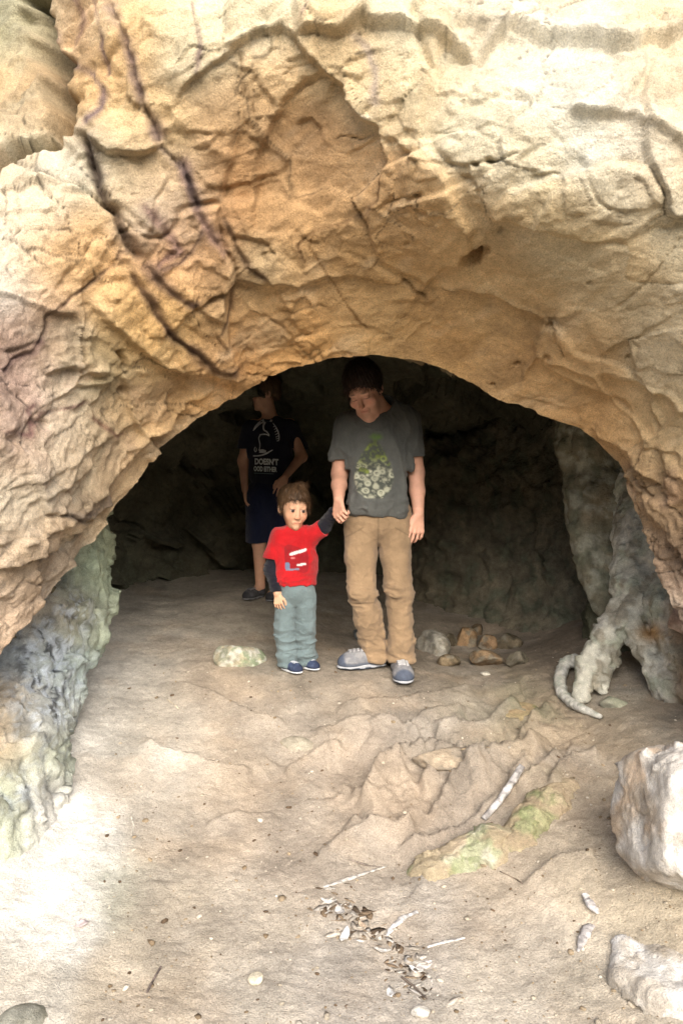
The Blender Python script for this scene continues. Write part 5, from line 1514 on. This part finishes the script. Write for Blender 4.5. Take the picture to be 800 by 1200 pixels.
F.cap(V3(-.07, .01, .69), V3(.05, .01, .70), .03, None, .02)
F.plane(V3(-.100, -.052, .434), V3(.12, -.18, -1), .003)
cloth_part('undershirt_sleeve', F, (-.22, -.2, .38), (.30, .14, .88), 0.0036, (24, 24, 34), kid, [(.004, 10, 30, 51, None)])
F = Field()
F.ell(V3(-.005, .008, .64), (.108, .082, .13), None, .03); F.ell(V3(-.004, .005, .52), (.112, .092, .15), None, .06); F.cap(V3(-.075, .01, .715), V3(.06, .01, .718), .042, None, .04)
F.cap(V3(-.02, .01, .745), V3(0, .01, .745), .045, None, .03)
F.cap(V3(-.088, .005, .715), V3(-.126, .0, .615), .052, .052, .03); F.cap(V3(.06, .005, .715), V3(.135, -.025, .765), .046, .046, .03)
F.cap(V3(-.126, .0, .63), V3(-.136, .0, .55), .043, .048, .004, 's'); F.cap(V3(.13, -.022, .765), V3(.18, -.05, .80), .038, .042, .004, 's')
F.ell(V3(-.010, .004, .752), (.060, .056, .022), None, .015)
F.cap(V3(-.010, .006, .80), V3(-.012, -.01, .88), .044, .07, .004, 's')
F.plane(V3(.140, -.028, .770), V3(.83, -.30, .47), .003)
F.add(lambda p: np.where(p[:, 0] < -.108, .608 - p[:, 2], .468 - p[:, 2]).astype(np.float32), V3(0, 0, .6), 9, .003, 'i')
def redprint(V, C):
    # plain printed panel: dark red field with a white bar and a blue grey corner
    x, z = V[:, 0], V[:, 2]; fr = V[:, 1] < .0
    xx = x - .005; zz = z - .612
    m = sst(1.1, .95, np.abs(xx / .062) ** 4 + np.abs((zz + .02 * xx / .06) / .062) ** 4) * fr
    C = C * (1 - .75 * m[:, None]) + lin((128, 22, 30)) * .75 * m[:, None]
    def bar(x0, z0, a, b, tilt, col, k=.9):
        nonlocal C
        w = (sst(1.15, .85, np.abs((xx - x0) / a) ** 4 + np.abs((zz - z0 - tilt * (xx - x0)) / b) ** 4) * fr * k)[:, None]
        C = C * (1 - w) + lin(col) * w
    bar(.008, .034, .044, .0085, .28, (206, 208, 210)); bar(.026, -.030, .024, .006, .12, (206, 200, 200)); bar(-.048, -.038, .013, .018, .0, (98, 120, 150)); bar(-.02, -.056, .036, .005, .08, (112, 124, 146)); bar(-.018, .004, .012, .004, .0, (190, 110, 110))
    return C
cloth_part('t_shirt', F, (-.22, -.16, .42), (.22, .16, .80), 0.0036, (176, 24, 31), kid, [(.006, 9, 7, 61, None), (.005, 14, 26, 63, lambda V: sst(.56, .48, V[:, 2]))], paint=redprint)
F = Field()
F.ell(V3(-.005, .008, .43), (.104, .088, .09), None, .03)
F.chain([V3(-.055, 0, .40), V3(-.062, -.008, .24), V3(-.048, .0, .08), V3(-.044, -.004, .04)], [.060, .050, .049, .048], .012)
F.chain([V3(.048, 0, .40), V3(.050, -.006, .24), V3(.046, .015, .08), V3(.045, .016, .045)], [.058, .049, .046, .046], .012)
F.plane(V3(0, 0, .50), (0, 0, 1)); F.plane(V3(0, 0, .030), (0, 0, -1), .003)
cloth_part('trousers', F, (-.16, -.14, .02), (.16, .14, .54), 0.0036, (104, 119, 122), kid, [(.005, 7, 6, 71, None), (.011, 6, 15, 73, lambda V: sst(.36, .15, V[:, 2])), (.0018, 24, 30, 75, None)])
zf = lambda lx, ly: (gz(BX_ + lx * BS, BY_ + ly * BS) - BZ_) / BS + .002
shoe(kid, V3(-.078, .015, 0), V3(.028, -.095, 0), 1, ((50, 60, 86), (70, 82, 108), (44, 52, 76), (170, 174, 182)), ((206, 210, 216), (216, 220, 224)), .11, zf(-.03, -.04), 15, res=.0034)
shoe(kid, V3(.005, .045, 0), V3(.120, -.045, 0), 1, ((50, 60, 86), (70, 82, 108), (44, 52, 76), (170, 174, 182)), ((206, 210, 216), (216, 220, 224)), .11, zf(.06, 0), 17, res=.0034)

# ---------------------------------------------------------------- the boy at the back
TS = 1.0
TY_ = 5.15
TX_ = (316 - 400) / FPX * TY_
TZ_ = gz(TX_, TY_) + .003
boy = empty('person', (TX_, TY_, TZ_)); boy.scale = (TS,) * 3
tag(boy, 'boy standing in the dark in a navy T-shirt with white lettering and a dinosaur', 'person', 'people in the cave mouth')
SK3 = (206, 160, 134)
ztop = (P(316, 438, TY_)[2] - TZ_)                      # crown height that meets the photograph's place
hc = V3(-.035, -.01, ztop - .135); hR = rotm(14, 6, -72)
h0 = ztop - 1.50
F = Field()
head_ops(F, hc, hR, .96)
F.cap(V3(.015, .02, 1.16 + h0), V3(-.02, .01, 1.30 + h0), .052, .048, .03)
F.chain([V3(.01, .02, .70), V3(.01, .02, 1.08 + h0)], [.085, .09], .06); F.cap(V3(-.10, -.02, 1.14 + h0), V3(.13, .03, 1.15 + h0), .045, None, .05)
for sx in (-.075, .07):
    F.chain([V3(sx, .01, .68), V3(sx, -.01, .38), V3(sx + .005, .015, .09)], [.058, .046, .034], .02); F.cap(V3(sx + .005, .015, .07), V3(sx - .06, -.07, .035), .03, .025, .02)
eR, wR = V3(.222, .0, .93 + h0), V3(.120, -.150, .79 + h0)
F.chain([V3(.150, .03, 1.14 + h0), eR, wR], [.045, .037, .023], .03); hand_ops(F, wR, V3(-.35, -.2, -.9), V3(.1, .9, -.2), .88, (14, 18, 20, 24), -1, .3)
eL, wL = V3(-.185, .03, .90 + h0), V3(-.168, -.03, .70 + h0)
F.chain([V3(-.13, -.02, 1.13 + h0), eL, wL], [.045, .037, .023], .03); hand_ops(F, wL, V3(.05, -.1, -1), V3(.7, .1, 0), .84, 22, -1, .3)
V, Q = sdf_mesh(F, (-.30, -.28, .0), (.32, .2, ztop + .03), 0.0052)
C = np.zeros_like(V) + lin(SK3); C *= np.clip(1 + .25 * fbm(V, 14, 4, 7)[:, None], .8, 1.2)
C = head_paint(V, C, hc, hR, .96, SK3, (96, 70, 52), (50, 40, 34), open_eyes=False)
mesh_np('body', V, Q, C, parent=boy, mat=M_SKIN)
hair_mesh(hc, hR, .96, ((70, 52, 38), (104, 80, 58)), 25, boy, thick=.013, fringe=.066, nape=-.075)
F = Field()
F.ell(V3(.015, .01, 1.02 + h0), (.152, .105, .18), None, .04); F.ell(V3(.005, .01, .84 + h0), (.150, .108, .2), None, .08); F.cap(V3(-.105, -.02, 1.12 + h0), V3(.135, .03, 1.13 + h0), .056, None, .05)
F.cap(V3(.015, .02, 1.16 + h0), V3(.01, .02, 1.18 + h0), .05, None, .04)
F.cap(V3(.145, .03, 1.12 + h0), V3(.205, .045, .99 + h0), .064, .060, .03); F.cap(V3(-.125, -.02, 1.11 + h0), V3(-.170, .01, .97 + h0), .064, .060, .03)
F.cap(V3(-.005, -.02, 1.225 + h0), V3(-.06, -.06, 1.30 + h0), .05, .07, .005, 's')
F.add(lambda p: np.where((p[:, 0] > .158) | (p[:, 0] < -.150), .985 + h0 - p[:, 2], .715 + h0 - p[:, 2]).astype(np.float32), V3(0, 0, .9), 9, .003, 'i')
bs_ = cloth_part('t_shirt', F, (-.30, -.2, .64 + h0), (.32, .22, 1.27 + h0), 0.005, (28, 30, 44), boy, [(.005, 7, 4, 81, None)])
F = Field()
F.ell(V3(.005, .01, .70 + h0), (.148, .108, .10), None, .03)
for sx in (-.075, .075):
    F.chain([V3(sx, .01, .66 + h0), V3(sx * 1.05, .0, .34 + h0)], [.090, .088], .03)
F.ell(V3(0, .0, .60 + h0), (.07, .10, .12), None, .04)
F.plane(V3(0, 0, .765 + h0), (0, 0, 1)); F.plane(V3(0, 0, .335 + h0), (0, 0, -1), .003)
cloth_part('shorts', F, (-.22, -.16, .28 + h0), (.22, .18, .80 + h0), 0.005, (24, 30, 54), boy, [(.005, 7, 6, 83, None)])
zf = lambda lx, ly: gz(TX_ + lx, TY_ + ly) - TZ_ + .002
shoe(boy, V3(-.055, .055, 0), V3(-.165, -.12, 0), 1, ((70, 70, 74), (90, 90, 94), (54, 54, 58), (120, 120, 124)), ((60, 60, 62), (130, 130, 132)), .11, zf(-.1, -.02), 19, res=.005)
shoe(boy, V3(.095, .055, 0), V3(.0, -.13, 0), 1, ((70, 70, 74), (90, 90, 94), (54, 54, 58), (120, 120, 124)), ((60, 60, 62), (130, 130, 132)), .11, zf(.05, -.02), 20, res=.005)

# artwork on the navy shirt: pale dinosaur over two lines of lettering
def art(zx, zy):
    u = 285 + zx / 13.333; v = 480 + zy / 13.333
    w_ = P(u, v, TY_ - .09)
    return (float(w_[0] - TX_), float(w_[2] - TZ_))
av, af = [], []
def stroke(pts, wds, sub=6):
    pts = np.asarray(pts, float); n = (len(pts) - 1) * sub + 1
    s = np.linspace(0, len(pts) - 1, n)
    x = np.interp(s, range(len(pts)), pts[:, 0]); y = np.interp(s, range(len(pts)), pts[:, 1]); w_ = np.interp(s, range(len(pts)), wds)
    k = np.array([.25, .5, .25])
    for _ in range(4):
        x[1:-1] = np.convolve(x, k, 'valid'); y[1:-1] = np.convolve(y, k, 'valid')
    tx, ty = np.gradient(x), np.gradient(y); l = np.hypot(tx, ty) + 1e-9
    b0 = len(av)
    for i in range(n):
        nx_, ny_ = -ty[i] / l[i], tx[i] / l[i]
        av.append(art(x[i] + nx_ * w_[i] / 2, y[i] + ny_ * w_[i] / 2)); av.append(art(x[i] - nx_ * w_[i] / 2, y[i] - ny_ * w_[i] / 2))
    for i in range(n - 1): af.append((b0 + 2 * i, b0 + 2 * i + 1, b0 + 2 * i + 3, b0 + 2 * i + 2))
stroke([(445, 175), (390, 150), (320, 160), (250, 205), (200, 260), (155, 330)], [30, 60, 62, 52, 40, 10])
stroke([(335, 190), (310, 250), (320, 320), (370, 345), (410, 400)], [34, 30, 22, 22, 12])
stroke([(255, 392), (320, 384), (375, 390), (410, 415)], [16, 20, 18, 8])
stroke([(265, 395), (236, 445), (262, 530), (262, 590), (245, 640)], [18, 16, 18, 14, 16])
stroke([(190, 580), (165, 620), (185, 665), (210, 640), (205, 600)], [16, 14, 14, 14, 10])
stroke([(150, 722), (230, 722), (300, 712), (370, 685), (465, 630)], [22, 20, 22, 28, 10])
stroke([(250, 650), (310, 650), (360, 655)], [50, 60, 30])
stroke([(458, 205), (505, 265), (540, 330), (560, 400), (560, 470), (545, 500)], [12, 16, 18, 16, 14, 6])
for a, b in (((490, 255), (465, 272)), ((515, 290), (480, 312)), ((530, 325), (492, 352)), ((545, 365), (502, 394)), ((555, 405), (510, 432)), ((556, 445), (512, 462)), ((550, 480), (520, 494))):
    stroke([a, b], [13, 8], 2)
print_on(av, af, bs_, 'dinosaur_print', (196, 198, 200))


def lettering(txt, x0, x1, y0, y1, name, colr, shear=0.0):
    cu = bpy.data.curves.new('lettering', 'FONT'); cu.body = txt; cu.fill_mode = 'BOTH'; cu.resolution_u = 3; cu.offset = 0.045
    t = bpy.data.objects.new('lettering', cu); COL.objects.link(t)
    bpy.context.view_layer.update()
    me = t.to_mesh()
    bm = bmesh.new(); bm.from_mesh(me); t.to_mesh_clear()
    bpy.data.objects.remove(t); bpy.data.curves.remove(cu)
    bmesh.ops.triangulate(bm, faces=bm.faces)
    bmesh.ops.subdivide_edges(bm, edges=[e for e in bm.edges if e.calc_length() > .15], cuts=2); bmesh.ops.triangulate(bm, faces=bm.faces)
    vs = np.array([v.co[:2] for v in bm.verts]); fs = [[v.index for v in f.verts] for f in bm.faces]; bm.free()
    a, b = vs.min(0), vs.max(0)
    f = (vs - a) / (b - a)
    pts = [art(x0 + (x1 - x0) * p[0], y1 + (y0 - y1) * p[1] + shear * p[0]) for p in f]
    print_on(pts, fs, bs_, name, colr)
lettering("DOESN'T", 178, 552, 755, 858, 'lettering', (206, 210, 212), 14)
lettering("OOD EITHER", 160, 530, 880, 962, 'lettering', (200, 206, 208), 16)
stroke_v0 = len(av); av2, af2 = av, af
av, af = [], []
stroke([(160, 992), (300, 996), (480, 1006)], [8, 8, 8])
print_on(av, af, bs_, 'print_line', (120, 140, 140))
# ================================================================== LIGHT, CAMERA
w = bpy.data.worlds.new('World'); SC.world = w; w.use_nodes = True
nt = w.node_tree
bg = nt.nodes['Background']; sky = nt.nodes.new('ShaderNodeTexSky'); sky.sky_type = 'NISHITA'; sky.sun_disc = False
SUN_EL, SUN_AZ = 30.0, 172.0     # azimuth clockwise from +Y; the sun stands high behind the viewer, to the right
sky.sun_elevation = math.radians(SUN_EL); sky.sun_rotation = math.radians(SUN_AZ)
sky.air_density = 1.0; sky.dust_density = 3.0; sky.ozone_density = 1.0
nt.links.new(sky.outputs[0], bg.inputs[0]); bg.inputs[1].default_value = 0.055
sd = bpy.data.lights.new('sun', 'SUN'); sd.energy = 1.35; sd.angle = math.radians(60); sd.color = (1.0, 0.95, 0.87)
so = bpy.data.objects.new('sun', sd); COL.objects.link(so)
e, a = math.radians(SUN_EL), math.radians(SUN_AZ)
dv = Vector((math.sin(a) * math.cos(e), math.cos(a) * math.cos(e), math.sin(e)))
so.rotation_euler = dv.to_track_quat('Z', 'Y').to_euler()
cd = bpy.data.cameras.new('camera'); cam = bpy.data.objects.new('camera', cd); COL.objects.link(cam)
cam.location = CAM; cam.rotation_euler = (math.pi / 2 - PITCH, 0, 0)
cd.sensor_fit = 'VERTICAL'; cd.sensor_height = 36.0; cd.sensor_width = 24.0; cd.lens = FPX * 36 / 1200
cd.clip_start = 0.05; cd.clip_end = 500
SC.camera = cam
SC.view_settings.view_transform = 'Standard'; SC.view_settings.look = 'None'
SC.view_settings.gamma = 1.0; SC.view_settings.use_curve_mapping = False
SC.view_settings.exposure = 2.3
SC.cycles.max_bounces = 8; SC.cycles.diffuse_bounces = 6; SC.cycles.use_denoising = True
SC.render.film_transparent = False
